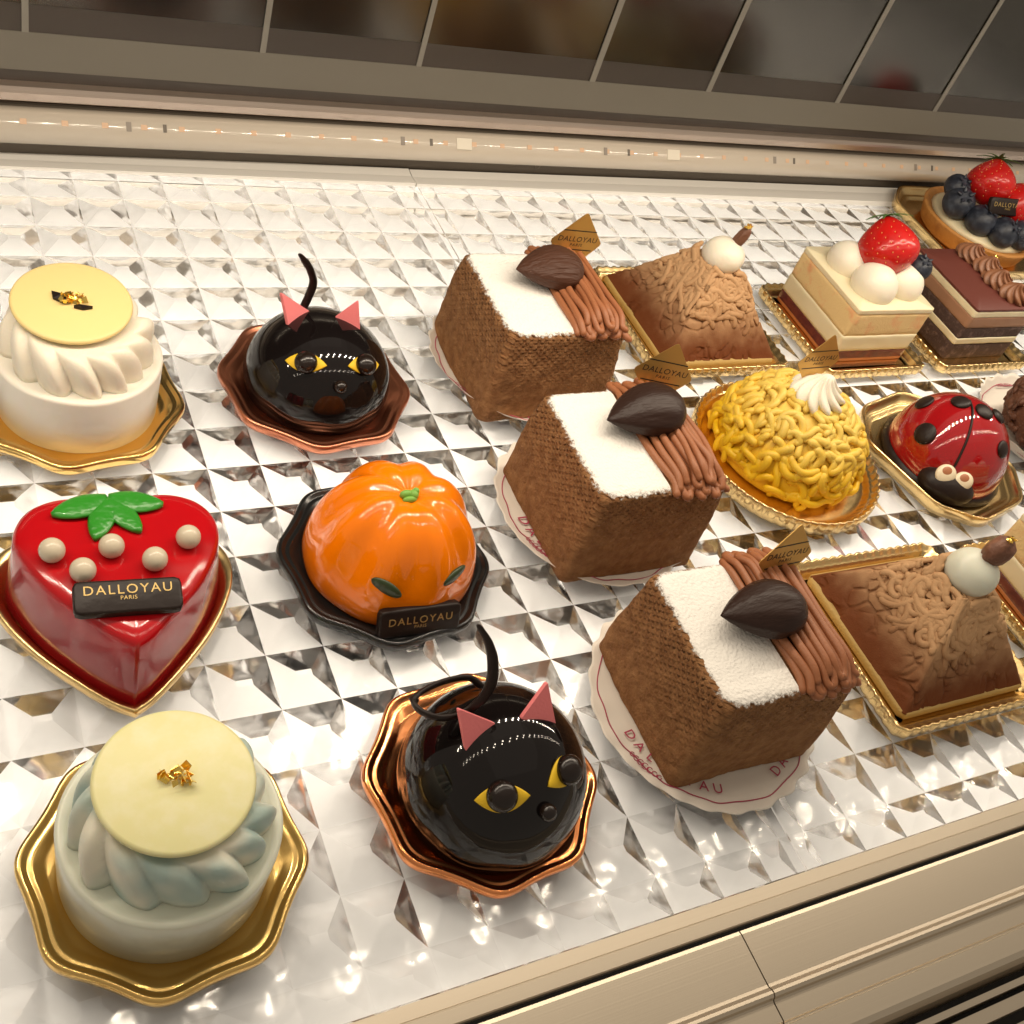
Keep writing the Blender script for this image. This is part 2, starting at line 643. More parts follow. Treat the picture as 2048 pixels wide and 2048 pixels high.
lip(-40, 16.38, 'clear plastic rim along the back of the left glass tray', .06)
lip(16.48, 100, 'clear plastic rim along the back of the right glass tray', 0)


def extr(prof, x0, x1, m, name, parent=None, smooth=False, closed=True):
    rows = [[(x, y, z) for y, z in prof] for x in (x0, x1)]
    o = B().grid(rows, closed, closed, closed).build(name, m, parent, smooth)
    return o


# ------------------------------------------------------------------ front frame
o = extr([(-47.16, -1), (-47.16, .70), (-47.68, .72), (-47.70, .69), (-47.74, .69), (-47.76, .72), (-48.24, .72), (-48.28, .66), (-48.28, -1)], -40, 80, M_alu, 'shelf_edge')
tag(o, 'flat brushed aluminium edge strip along the front of the shelf', 'edge strip')
o = B().box(-40, 80, -48.6, -48.2, -1.0, .35, 0).build('rail_gap', M_dark, None, False)
tag(o, 'dark groove between the shelf edge strip and the front rail', None, kind='structure')
prof = [(-48.42, -1.6), (-48.42, .40), (-48.46, .52), (-48.60, .56), (-50.60, .56), (-50.72, .58), (-50.86, .68), (-50.98, .70), (-51.10, .62), (-51.16, .46), (-51.24, .40),
        (-51.95, .40), (-52.0, .33), (-52.06, .33), (-52.10, .40), (-52.9, .40), (-53.12, .28), (-53.3, 0), (-53.4, -.5), (-53.4, -1.6)]
o = extr(prof, -40, 12.02, M_alu, 'front_rail', smooth=False)
auto_smooth(o)
tag(o, 'brushed aluminium front rail left of the joint', 'rail', 'front rails of the case')
o = extr(prof, 12.08, 80, M_alu, 'front_rail', smooth=False)
tag(o, 'brushed aluminium front rail right of the joint', 'rail', 'front rails of the case')
for k, (y0, y1, z1) in enumerate(((-54.0, -53.75, -.05), (-54.75, -54.25, -.15), (-55.6, -55.2, -.2))):
    o = extr([(y0, -1.5), (y0, z1), (y1, z1 + .05), (y1, -1.5)], -20, 70, M_alu, 'vent_slat')
    tag(o, ('narrow metal slat next to the front rail', 'middle metal slat of the front air grille', 'outermost metal slat of the front air grille')[k], 'vent slat', 'slats of the front air grille')
o = B().box(-40, 80, -60, -53.3, -2.2, -1.6, 0).build('grille_floor', M_dark, None, False)
tag(o, 'black recess under the front air grille', None, kind='structure')

# ------------------------------------------------------------------ back of the case
AB = .0195


def backx(prof, x0, x1, m, name, parent=None, smooth=False):
    """profile (dy, z) swept along the slightly turned back wall"""
    rows = []
    for x in (x0, x1):
        t = (x + 8.6) * AB
        rows.append([(x, 3.3 + t + dy, z) for dy, z in prof])
    return B().grid(rows, True, True, True).build(name, m, parent, smooth)


o = backx([(0, -1.5), (0, 3.9), (1.5, 3.9), (1.5, -1.5)], -60, 120, M_band, 'metal_back_wall')
tag(o, 'grey brown metal back panel behind the trays', 'panel')
# plug slot and screws on the back panel
t = thing('panel_slot', 0, 0, 0, 'small dark slot cut low in the back panel at the left edge', 'slot')
b = B()
x0 = -15.2
b.box(x0, x0 + 3.3, 3.3 + (x0 + 8.6) * AB - .06, 3.36 + (x0 + 8.6) * AB, .72, 1.55, .02)
b.build('slot_rim', M_raildark, t, False)
B().box(x0 + .1, x0 + 3.15, 3.22 + (x0 + 8.6) * AB - .04, 3.3 + (x0 + 8.6) * AB, .85, 1.5, .02).build('slot_hole', M_dark, t, False)
for sx, lb in ((1.2, 'small round screw on the back panel above the black cat cake'), (26.2, 'small round screw on the back panel above the brown cube cake')):
    b = B().lathe([(.26, 0), (.26, .05), (.20, .08), (.12, .05), (.05, .05)], 20)
    b.xf(Matrix.Translation((sx, 3.29 + (sx + 8.6) * AB, 1.35)) @ Matrix.Rotation(R(90), 4, 'X'))
    tag(b.build('screw', M_band), lb, 'screw', 'screws in the back panel')

# light tube
tube = thing('light_tube', 0, 0, 0, 'frosted plastic LED tube along the back of the case', 'light tube')
rows = []
for x in (-60, 120):
    t = (x + 8.6) * AB
    rows.append([(x, 2.75 + t + .98 * cos(a), 2.85 + .98 * sin(a)) for a in [2 * pi * i / 40 for i in range(40)]])
B().grid(rows, True, True, True).build('tube_cover', M_tube, tube)
M_driver = mat('driver_grey', (.26, .22, .18), .4)


def tube_pt(x, ang, r=1.0):
    t = (x + 8.6) * AB
    return Vector((x, 2.75 + t - r * cos(ang), 2.85 + r * sin(ang)))


def chip(x, w_, h_, m, name, ang=R(42)):
    p = tube_pt(x, ang, .985)
    n = Vector((0, -cos(ang), sin(ang)))
    v = Vector((0, sin(ang), cos(ang)))
    b = B()
    for k in (0, .012):
        pass
    q = [p + Vector((1, 0, 0)) * (a * w_) + v * (c * h_) for a, c in ((-1, -1), (1, -1), (1, 1), (-1, 1))]
    b.grid([q, [e + n * .02 for e in q]], True, True, True)
    return b.build(name, m, tube, False)


ch = None
for k in range(44):
    x = -16.0 + k * 2.12
    if ch is None:
        ch = chip(x, .17, .15, M_led, 'led_chip')
        cx0 = x
    else:
        c2 = ch.copy()
        c2.location = (x - cx0, (x - cx0) * AB, 0)
        c2.parent = tube
        C.objects.link(c2)
for x in (-2.0, 14.9, 30.5, 46.3, 62.0):
    chip(x, .14, .26, M_driver, 'driver_chip')
    chip(x + 2.0, .10, .22, M_band, 'resistor')
for x in (19.3, 36.5):
    chip(x, .55, .36, M_ledwhite, 'connector')

o = backx([(.3, 3.85), (.3, 4.12), (1.5, 4.12), (1.5, 3.85)], -60, 120, M_dark, 'shadow_gap')
tag(o, 'black slit between the light tube and the steel rail', None, kind='structure')
pr = [(.3, 4.12), (-.35, 4.16), (-.42, 4.24), (-.42, 4.66), (-.36, 4.80), (-.20, 4.92), (.0, 4.98), (.3, 5.0)]
o = backx(pr, -60, 120, M_rail, 'steel_rail')
auto_smooth(o, 50)
tag(o, 'polished steel rail with a bright edge above the light tube', 'rail')
o = backx([(.28, 5.0), (.28, 5.68), (1.5, 5.68), (1.5, 5.0)], -60, 120, M_raildark, 'dark_rail')
tag(o, 'dark brown strip between the steel rail and the beige panel', 'strip')
o = backx([(.18, 5.68), (.18, 7.82), (1.5, 7.82), (1.5, 5.68)], -60, 120, M_beige, 'beige_panel')
tag(o, 'plain beige panel below the dark mirror', 'panel')
mir = thing('back_mirror', 0, 0, 0, 'dark smoked mirror across the back of the case with thin pale strips', 'mirror')
backx([(.22, 7.82), (.22, 9.3), (1.5, 9.3), (1.5, 7.82)], -60, 130, M_raildark, 'mirror_dark_band', mir)  # dark band along the foot of the mirror
backx([(.25, 9.3), (.25, 60), (1.5, 60), (1.5, 9.3)], -60, 130, M_mirror, 'mirror_glass', mir)
for x in (-7.2, 5.5, 15.4, 28.3, 38.3, 51.0, 62.0, 75.0):
    t = (x + 8.6) * AB
    wd = .17 if x < 20 else .22
    B().box(x - wd, x + wd, 3.42 + t, 3.49 + t, 7.83, 40, 0).build('strip', M_strip, mir, False)


# ------------------------------------------------------------------ cake boards
def scal_board(x, y, Rr, m, label, rot=R(31), amp=.034, scale_z=.8, base_r=3.8):
    prof = [(.02, .28), (base_r, .28), (base_r + .14, .33), (base_r + .38, .50), (base_r + .48, .53), (base_r + .55, .50), (base_r + .62, .52), (base_r + .74, .66), (base_r + .82, .70), (base_r + .92, .66), (base_r + .97, .52), (base_r + .97, .22), (base_r + .90, .04), (base_r + .6, .0), (.02, .0)]
    k = Rr / (base_r + .97)

    def fn(r, z, a):
        q = max(0, min(1, (r - base_r + .3) / .6))
        u = cos(8 * (a - rot))
        wv = u + .09 * cos(16 * (a - rot))
        return r * k * (1 + amp * q * wv - amp * .3 * q), z * scale_z
    o = B().lathe(prof, 160, fn).build('cake_board', m)
    o.location = (x * S, y * S, ZT * S)
    return tag(o, label, 'cake board', 'small cake boards under the cakes')


scal_board(-8.2, -40.2, 4.72, M_gold, 'shiny scalloped gold board under the cream cake nearest the front left')
scal_board(-7.65, -16.95, 4.72, M_gold, 'shiny scalloped gold board under the cream cake at the back left')
scal_board(4.1, -39.95, 4.75, M_copper, 'bright scalloped copper board under the front black cat cake')
scal_board(3.95, -16.8, 4.8, M_copper2, 'matt scalloped copper board under the black cat cake at the back', amp=.032)
scal_board(3.8, -28.55, 4.78, M_black, 'black scalloped board under the orange pumpkin cake')


def rr_outline(hx, hy, r, n=160, ripple=0, amp=0):
    """rounded rectangle outline, arc-length even, optional ripple"""
    pts = []
    Lx, Ly = hx - r, hy - r
    per = 4 * (Lx + Ly) + 2 * pi * r
    for i in range(n):
        s_ = per * i / n
        seq = [(2 * Ly, 0), (pi * r / 2, 1), (2 * Lx, 2), (pi * r / 2, 3), (2 * Ly, 4), (pi * r / 2, 5), (2 * Lx, 6), (pi * r / 2, 7)]
        for ln, k in seq:
            if s_ <= ln:
                break
            s_ -= ln
        t = s_
        if k == 0:
            p, nn = Vector((hx, -Ly + t, 0)), Vector((1, 0, 0))
        elif k == 2:
            p, nn = Vector((Lx - t, hy, 0)), Vector((0, 1, 0))
        elif k == 4:
            p, nn = Vector((-hx, Ly - t, 0)), Vector((-1, 0, 0))
        elif k == 6:
            p, nn = Vector((-Lx + t, -hy, 0)), Vector((0, -1, 0))
        else:
            a0 = {1: 0, 3: pi / 2, 5: pi, 7: 3 * pi / 2}[k]
            cc = {1: (Lx, Ly), 3: (-Lx, Ly), 5: (-Lx, -Ly), 7: (Lx, -Ly)}[k]
            a = a0 + t / r
            nn = Vector((cos(a), sin(a), 0))
            p = Vector((cc[0], cc[1], 0)) + nn * r
        q = amp * sin(2 * pi * ripple * i / n) if ripple else 0
        pts.append((p, nn, q))
    return pts


def fluted_board(x, y, hx, hy, r, m, label, nrip, rz=0, n=480, h=.75):
    base = rr_outline(hx, hy, r, n, nrip, 1)
    rows = []
    for off, z, am in ((-1.0, .14, 0), (-.75, .14, 0), (-.58, .25, .15), (-.42, .52, .4), (-.36, .55, .5), (-.22, .60, 1), (-.08, h, 1), (0, h + .02, 1), (.05, h - .06, 1), (.07, h * .5, 1), (.03, .08, 1), (-.1, 0, .5)):
        rows.append([(p + nn * (off + am * q * .045)).to_tuple()[:2] + (z + am * q * .018,) for p, nn, q in base])
    b = B().grid(rows, True, True, True)
    o = b.build('cake_board', m)
    o.location = (x * S, y * S, ZT * S)
    o.rotation_euler = (0, 0, rz)
    return tag(o, label, 'cake board', 'small cake boards under the cakes')


fluted_board(30.05, -37.65, 5.15, 5.15, .7, M_gold2, 'square fluted gold board under the front brown pyramid cake', 66)
fluted_board(30.05, -12.6, 5.1, 5.0, .7, M_gold2, 'square fluted gold board under the back brown pyramid cake', 66)
fluted_board(42.4, -13.9, 4.45, 4.5, .6, M_gold2, 'square fluted gold board under the strawberry topped layer cake', 58)
fluted_board(53.0, -13.9, 4.5, 4.6, .6, M_gold2, 'square fluted gold board under the striped chocolate layer cake', 58)
fluted_board(41.6, -37.6, 4.45, 4.5, .6, M_gold2, 'fluted gold board under the layer cake cut off by the right edge', 58)
fluted_board(29.96, -24.8, 5.75, 5.75, 5.74, M_gold2, 'round fluted gold dish under the yellow noodle cake', 60, h=.95)


def oct_board(x, y, hx, hy, cut, m, label, rz=0, h=.9):
    out = []
    pts = [(hx, -hy + cut), (hx, hy - cut), (hx - cut, hy), (-hx + cut, hy), (-hx, hy - cut), (-hx, -hy + cut), (-hx + cut, -hy), (hx - cut, -hy)]
    n = len(pts)
    for i in range(n):          # round the corners
        a, p, c = Vector(pts[i - 1]), Vector(pts[i]), Vector(pts[(i + 1) % n])
        u, v = (a - p).normalized() * .75, (c - p).normalized() * .75
        for k in range(9):
            t = k / 8
            out.append((p + u) * (1 - t) ** 2 + p * 2 * t * (1 - t) + (p + v) * t * t)
    rows = []
    for s_, z in ((.80, .12), (.83, .14), (.86, .30), (.885, .34), (.91, .34), (.95, h - .15), (.975, h), (.995, h), (1, h - .1), (.99, .1), (.9, 0)):
        rows.append([(p.x * s_, p.y * s_, z) for p in out])
    o = B().grid(rows, True, True, True).build('cake_board', m)
    o.location = (x * S, y * S, ZT * S)
    o.rotation_euler = (0, 0, rz)
    return tag(o, label, 'cake board', 'small cake boards under the cakes')


oct_board(41.6, -26.2, 4.6, 5.2, 2.3, M_gold2, 'deep gold board with cut corners under the red ladybird cake', rz=R(14))
oct_board(65.6, -2.2, 6.0, 6.0, 2.2, M_gold2, 'pale gold board with cut corners under the berry tart')


HH = [(0, 2.15), (.5, 2.62), (1.3, 2.95), (2.2, 2.95), (3.1, 2.5), (3.62, 1.7), (3.68, .7), (3.25, -.5), (2.5, -1.75), (1.5, -2.95), (.6, -3.85), (0, -4.25)]


def heart_pts(sx, sy, rot=R(-3)):
    """plump heart outline; .243 is the size of the cake's top"""
    half = cr([(a, c, 0) for a, c in HH], 6)
    full = [(p.x, p.y) for p in half] + [(-p.x, p.y) for p in half[::-1]][1:-1]
    out = []
    for x, y in full:
        x, y = x * sx / .243, y * sy / .243
        out.append((x * cos(rot) - y * sin(rot), x * sin(rot) + y * cos(rot)))
    return out


rows = []
for sx, sy, z in ((.02, .02, .12), (.262, .262, .12), (.272, .270, .2), (.282, .278, .42), (.292, .284, .5), (.304, .292, .56), (.310, .297, .52), (.312, .299, .2), (.306, .294, .0), (.02, .02, 0)):
    rows.append([(px_, py_, z) for px_, py_ in heart_pts(sx, sy)])
o = B().grid(rows, True, True, True).build('cake_board', M_gold2)
o.location = (-7.9 * S, -29.1 * S, ZT * S)
tag(o, 'heart shaped gold board under the red heart cake', 'cake board', 'small cake boards under the cakes')


# ------------------------------------------------------------------ black cat cakes
def eye_outline(L, H, n=28):
    out = []
    for i in range(n):
        t = i / n * 2
        if t < 1:
            out.append((-L + 2 * L * t, -H * sin(pi * t) ** .9 if 0 < t < 1 else 0))
        else:
            q = t - 1
            out.append((L - 2 * L * q, H * sin(pi * q) ** .9 if 0 < q < 1 else 0))
    return out


def ear(parent, a, b_, tip, th=.2):
    a, b_, tip = Vector(a), Vector(b_), Vector(tip)
    n = (b_ - a).cross(tip - a).normalized()
    out = []
    P = [a, b_, tip]
    for i in range(3):
        p, q, r_ = P[i - 1], P[i], P[(i + 1) % 3]
        u, v = (p - q).normalized() * .14, (r_ - q).normalized() * .14
        for k in range(5):
            t = k / 4
            out.append((q + u) * (1 - t) ** 2 + q * 2 * t * (1 - t) + (q + v) * t * t)
    c = (a + b_ + tip) / 3
    rows = [[c + (p - c) * .96 - n * th / 2 for p in out], [p - n * th * .3 for p in out], [p + n * th * .3 for p in out], [c + (p - c) * .96 + n * th / 2 for p in out]]
    o = B().grid(rows, True, True, True).build('ear', M_pink, parent, False)
    return auto_smooth(o, 50)


def cat_cake(x, y, r, h, label, eyes, nose, ears, tail, group='black cat cakes'):
    t = thing('cat_cake', x, y, ZT, label, 'cake', group=group)
    d = Dome(r, h, .92)
    b = B().lathe(d.prof(.17), 72)
    b.build('body', M_glaze, t)
    for (l, c, rr), L, H, pr in eyes:
        l, c, rr = [Vector(q) - Vector((0, 0, ZT)) for q in (l, c, rr)]
        patch(d, (l + rr) / 2, rr - l, eye_outline(L, H), .09, 'eye', M_yel, t)
        c = d.on(c)
        n = d.nrm(c)
        rot = Vector((0, 0, 1)).rotation_difference(n).to_matrix()
        sphere_part(c + n * .18, (pr, pr, pr * .82), 'pupil', M_pupil, t, 28, rot=rot)
    c = d.on(Vector(nose) - Vector((0, 0, ZT)))
    sphere_part(c + d.nrm(c) * .12, .33, 'nose', M_pupil, t, 24)
    for e in ears:
        ear(t, *[Vector(q) - Vector((0, 0, ZT)) for q in e])
    pts = cr([Vector(q) - Vector((0, 0, ZT)) for q in tail], 10)
    B().tube(pts, lambda s_: .12 + .10 * min(1, s_ * 6) * (1 - .25 * s_), 10, flat=.55, up=(.5, .8, .2)).build('tail', M_choc, t)
    return t


cat_cake(4.08, -40.35, 3.74, 4.05, 'glossy black cat cake with a curled chocolate tail on the bright copper board',
         [(((-2.18, -1.58, 3.98), (-1.29, -1.94, 4.5), (-.21, -2.22, 4.61)), 1.12, .56, .58),
          (((.32, -2.14, 4.69), (1.31, -1.69, 4.71), (2.02, -1.12, 4.52)), 1.08, .56, .58)],
         (.26, -2.65, 4.02),
         [((-2.09, -.21, 4.70), (-.81, .41, 5.40), (-2.43, .93, 6.2)), ((.04, .29, 5.60), (1.65, -.04, 5.05), (1.21, 1.07, 6.6))],
         [(-2.09, 2.05, 9.5), (-1.62, 1.8, 8.8), (-1.30, 1.55, 8.0), (-1.14, 1.26, 7), (-1.3, 1.12, 6.1), (-1.9, 1.05, 5.45), (-2.8, 1.10, 5.35), (-3.39, 1.69, 5.2), (-3.3, 2.25, 5.15), (-2.2, 2.6, 5.2), (-1.1, 2.55, 5.3), (-.6, 2.2, 5.1)])
cat_cake(3.85, -16.95, 3.68, 3.4, 'glossy black cat cake with an upright tail on the matt copper board',
         [(((-2.35, -1.15, 3.67), (-1.44, -1.74, 4.0), (-.46, -2.13, 4.1)), 1.12, .52, .55),
          (((.19, -2.17, 4.1), (1.24, -1.98, 3.96), (2.3, -1.52, 3.49)), 1.12, .52, .55)],
         (-.09, -2.78, 3.46),
         [((-1.81, .58, 4.31), (-.45, 1.42, 4.55), (-2.25, 1.24, 5.95)), ((.48, .68, 4.79), (1.72, -.01, 4.42), (1.51, .6, 5.95))],
         [(-1.72, 1.0, 8.3), (-1.3, 1.1, 7.75), (-.97, 1.17, 7.2), (-.62, 1.43, 6.2), (-.85, 1.5, 4.7), (-1.1, 1.5, 4.0)])


# ------------------------------------------------------------------ round cream cakes
def gold_flake(parent, c, s_, seed, dark=True, m2=M_choc):
    rnd = random.Random(seed)
    b = B()
    for k in range(34):
        p = Vector(c) + Vector((rnd.uniform(-s_, s_), rnd.uniform(-s_, s_) * .6, rnd.uniform(0, s_ * .4)))
        n = Vector((rnd.uniform(-1, 1), rnd.uniform(-1, 1), rnd.uniform(-.2, 1))).normalized()
        u = n.orthogonal().normalized()
        v = n.cross(u)
        a = rnd.uniform(.25, .5) * s_
        q = [p + u * a, p + v * a * rnd.uniform(.5, 1), p - u * a * rnd.uniform(.4, 1), p - v * a]
        b.grid([q, [e + n * .015 for e in q]], True, True, True)
    b.build('gold_leaf', M_leaf, parent, False)


def piping(t, m, r0, z0, h, n, seed, ph=0):
    """ring of star-tip cream: ridges that lean as they rise"""
    rows = []
    K = 390
    rnd = random.Random(seed)
    amps = [rnd.uniform(.6, 1.3) for _ in range(n)]
    for i in range(17):
        q = i / 16
        fi = pi * q
        rr = r0 + .50 * cos(fi * .5) - .1
        zz = z0 + h * sin(fi * .5) ** .8
        row = []
        for j in range(K):
            a = 2 * pi * j / K
            u = (a / (2 * pi) * n + q * .8 + .25 * sin(2 * a + seed) + ph)
            fr = u - math.floor(u)
            am = amps[int(math.floor(u)) % n]
            rid = sin(pi / 2 * fr / .76) if fr < .76 else cos(pi / 2 * (fr - .76) / .24) ** .8
            k = .50 * am * rid * sin(max(.0, min(1, (1 - q) * 1.15)) * pi / 2 + .12)
            row.append(((rr + k) * cos(a), (rr + k) * sin(a), zz + .28 * rid * q * (1 - q) * 2))
        rows.append(row)
    rows.insert(0, [((r0 + .2) * cos(2 * pi * j / K), (r0 + .2) * sin(2 * pi * j / K), z0 - .1) for j in range(K)])
    B().grid(rows, True, True, True).build('piped_cream', m, t)


def cream_cake(x, y, label, mm, mp, md, dx, dy, seed, tilt):
    t = thing('cream_cake', x, y, ZT, label, 'cake', group='round cream cakes')
    rim = 3.25

    def fn(r, z, a):
        return r * (1 + .006 * noise.noise(Vector((cos(a) * 2, sin(a) * 2, z + seed)))), z + (.07 * noise.noise(Vector((cos(a) * 1.5, sin(a) * 1.5, seed * 3))) if z > 2.5 else 0)
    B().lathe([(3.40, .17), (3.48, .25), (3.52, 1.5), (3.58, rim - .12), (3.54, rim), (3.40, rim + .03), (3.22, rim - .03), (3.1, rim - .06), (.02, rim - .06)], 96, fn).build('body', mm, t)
    piping(t, mp, 2.3, rim - .12, 1.85, 13, seed)
    b = B().lathe([(.02, -.12), (2.38, -.12), (2.48, -.06), (2.50, .0), (2.46, .09), (2.36, .13), (.02, .13)], 72)
    mx = Matrix.Translation((dx, dy, 5.45)) @ Matrix.Rotation(tilt[0], 4, 'X') @ Matrix.Rotation(tilt[1], 4, 'Y')
    dd = b.xf(mx).build('chocolate_disc', md, t)
    cx = mx @ Vector((0, 0, .2))
    gold_flake(dd, cx, .46, seed)
    if seed == 2:
        bb = B()
        for q in ([(-.75, .55, 0), (-.35, .25, 0), (-.1, -.15, 0), (-.4, -.2, 0), (-.75, .1, 0)], [(.25, -.35, 0), (.75, -.6, 0), (.35, -.65, 0), (0, -.5, 0)]):
            bb.grid([[mx @ Vector((a, c, .16)) for a, c, _ in q], [mx @ Vector((a, c, .24 + .1 * (k % 2))) for k, (a, c, _) in enumerate(q)]], True, True, True)
        bb.build('chocolate_shard', M_choc, dd, False)
    return t


cream_cake(-8.25, -40.2, 'round cake with painted reflection tints in its disc and cream on the front gold board', M_mousse2, M_creamtint, M_disc2, -.05, .25, 1, (R(2), 0))
cream_cake(-7.6, -17.1, 'round cake with a warm yellow disc and white cream at the back left', M_mousse, M_cream, M_disc, -.25, .55, 2, (R(4), R(-2)))

# ------------------------------------------------------------------ heart cake
t = thing('heart_cake', -7.9, -29.3, ZT, 'glossy red heart shaped cake dressed as a strawberry with green leaves', 'cake')
rows = []
for s_, z in ((.02, .18), (.262, .18), (.268, .35), (.262, 1.2), (.252, 2.6), (.247, 3.45), (.243, 3.68), (.232, 3.84), (.205, 3.92), (.10, 3.95), (.01, 3.96)):
    rows.append([(a * 1.0, c * 1.0, z + .02 * noise.noise(Vector((a, c, z)))) for a, c in heart_pts(s_, s_ * .985)])
B().grid(rows, True, True, True).build('body', M_red, t)
cx, cyy = -.15, 2.35
leafs = [((-2.25, 2.0), .56), ((-.92, .58), .50), ((.75, .72), .50), ((1.85, 2.0), .56)]
b = B()
for (ex, ey), wd in leafs:
    a0 = Vector((cx, cyy + .15, 4.0))
    e = Vector((ex, ey, 3.97))
    u = (e - a0)
    Ln = u.length
    u.normalize()
    v = Vector((-u.y, u.x, 0))
    rows = []
    for q in range(11):
        s_ = q / 10
        ww = wd * (sin(pi * (s_ * .80 + .14)) ** .8) * (1 if s_ < .95 else .6)
        p = a0 + u * (Ln * s_)
        rows.append([p + v * (ww * cos(a)) + Vector((0, 0, .10 + .13 * sin(a))) for a in [2 * pi * k / 12 for k in range(12)]])
    b.grid(rows, True, True, True)
b.build('leaves', M_green, t)
for (a, c) in ((-10.41, -29.23), (-9.51, -30.31), (-8.35, -29.33), (-6.94, -30.18), (-5.52, -29.29)):
    sphere_part((a + 7.9, c + 29.3, 4.33), .47, 'pearl', M_pearl, t, 28)


def plaque(parent, c, xdir, ydir, L, H, T, text_size, txy=.25):
    """dark chocolate bar with gold lettering; c = centre, x along the bar, y up its face"""
    mx = frame(c, xdir, ydir)
    out = rr_outline(L / 2, H / 2, .22, 48)
    rows = []
    for off, z in ((0, -T / 2), (0, T / 2 - .08), (-.04, T / 2 - .02), (-.10, T / 2)):
        rows.append([(p + nn * off).to_tuple()[:2] + (z,) for p, nn, q in out])
    pl = B().grid(rows, True, True, True).xf(mx).build('name_plaque', M_choc, parent)
    auto_smooth(pl, 40)
    text_part('DALLOYAU', text_size, mx @ Matrix.Translation((0, txy, T / 2 + .005)), M_goldtext, pl, shear=.0, space=1.22)
    text_part('PARIS', text_size * .42, mx @ Matrix.Translation((0, txy - text_size * .62, T / 2 + .005)), M_goldtext, pl)
    return pl


plaque(t, (-.28, -2.45, 4.28), (3.65, -.33, .02), (.10, 1.25, .30), 3.75, 1.30, .42, .52, .22)

# ------------------------------------------------------------------ pumpkin cake
t = thing('pumpkin_cake', 3.92, -28.5, ZT, 'glossy orange pumpkin shaped cake on a black board', 'cake')
pr = []
for i in range(34):
    u = pi / 2 * i / 33
    pr.append((3.80 * cos(u) ** .86 if i < 33 else .02, .42 + 4.75 * sin(u) ** 1.02))


def pf(r, z, a):
    hh = max(0, (z - .6) / 4.5)
    gro = (.5 + .5 * cos(8 * (a + .15))) ** 1.3
    amp = .27 * min(1, hh * 2.0) + .05
    rr = r * 1.035 - gro * amp * min(1, (r / 2.8) ** 1.5)
    dip = .55 * math.exp(-(r / 1.05) ** 2) + gro * .10 * max(0, 1 - abs(r - 1.6) / 2.2)
    return max(.01, rr), z - dip


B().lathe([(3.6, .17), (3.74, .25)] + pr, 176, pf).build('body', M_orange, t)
b = B()
for ox, oy, oz, rx, ry, rz_ in ((-.12, .12, .0, .32, .20, .22), (.18, .05, .05, .22, .24, .2), (-.05, -.15, -.03, .34, .14, .16), (.3, .15, .12, .16, .16, .18)):
    b.ball((-.10 + ox, -.25 + oy, 4.78 + oz), (rx, ry, rz_), 14)
b.build('stem', M_stem, t)
for l, rr in (((-2.13, -2.39, 3.22), (-.91, -3.26, 2.74)), ((.41, -3.31, 2.88), (2.17, -2.36, 3.22))):
    l, rr = Vector(l) - Vector((0, 0, ZT)), Vector(rr) - Vector((0, 0, ZT))
    c = (l + rr) / 2
    nn = Vector((c.x, c.y, 1.6)).normalized()
    mx = frame(c + nn * .22, rr - l, Vector((0, 0, 1))).to_3x3()
    sphere_part(c + nn * .36, (.82, .38, .17), 'seed_eye', M_seed, t, 20, rot=mx, fn=lambda d: 1 - .18 * max(0, -d.x))
plaque(t, (-.05, -3.98, .98), (3.7, -.10, 0), (.08, .42, 1.0), 3.75, 1.35, .38, .50, .10)


# ------------------------------------------------------------------ brown cube cakes
def name_card(parent, c, yaw, tilt, s_=1.0, m=M_card):
    """gold diamond card, text facing -y before the yaw"""
    mx = Matrix.Translation(c) @ Matrix.Rotation(yaw, 4, 'Z') @ Matrix.Rotation(R(90) - tilt, 4, 'X')
    P = [Vector(p) * s_ for p in ((0, 1.62, 0), (1.42, .18, 0), (1.5, -.35, 0), (.35, -1.55, 0), (-.35, -1.55, 0), (-1.5, -.35, 0), (-1.42, -.1, 0))]
    P = [Vector(p) * s_ for p in ((.15, 1.65, 0), (1.58, -.18, 0), (.35, -1.6, 0), (-.35, -1.6, 0), (-1.58, -.18, 0))]
    out = []
    n = len(P)
    for i in range(n):
        p, q, r_ = P[i - 1], P[i], P[(i + 1) % n]
        u, v = (p - q).normalized() * .2, (r_ - q).normalized() * .2
        for k in range(6):
            tt = k / 5
            out.append((q + u) * (1 - tt) ** 2 + q * 2 * tt * (1 - tt) + (q + v) * tt * tt)
    cd = B().grid([[mx @ p for p in out], [mx @ (p + Vector((0, 0, .035))) for p in out]], True, True, True).build('name_card', m, parent, False)
    text_part('DALLOYAU', .435 * s_, mx @ Matrix.Translation((.03, 0, .04)), M_blacktext, cd, shear=.12, ext=.004, space=1.08)
    text_part('PARIS', .24 * s_, mx @ Matrix.Translation((.03, -.34, .04)), M_blacktext, cd, shear=.12, ext=.004, space=1.3)
    for yy, hw in ((.52, 1.0), (-.62, 1.05)):
        B().box(-hw * s_ + (.06 if yy > 0 else 0), hw * s_ + (.06 if yy > 0 else 0), yy - .03, yy + .03, .036, .045, 0).xf(mx).build('line', M_blacktext, cd, False)
    return cd


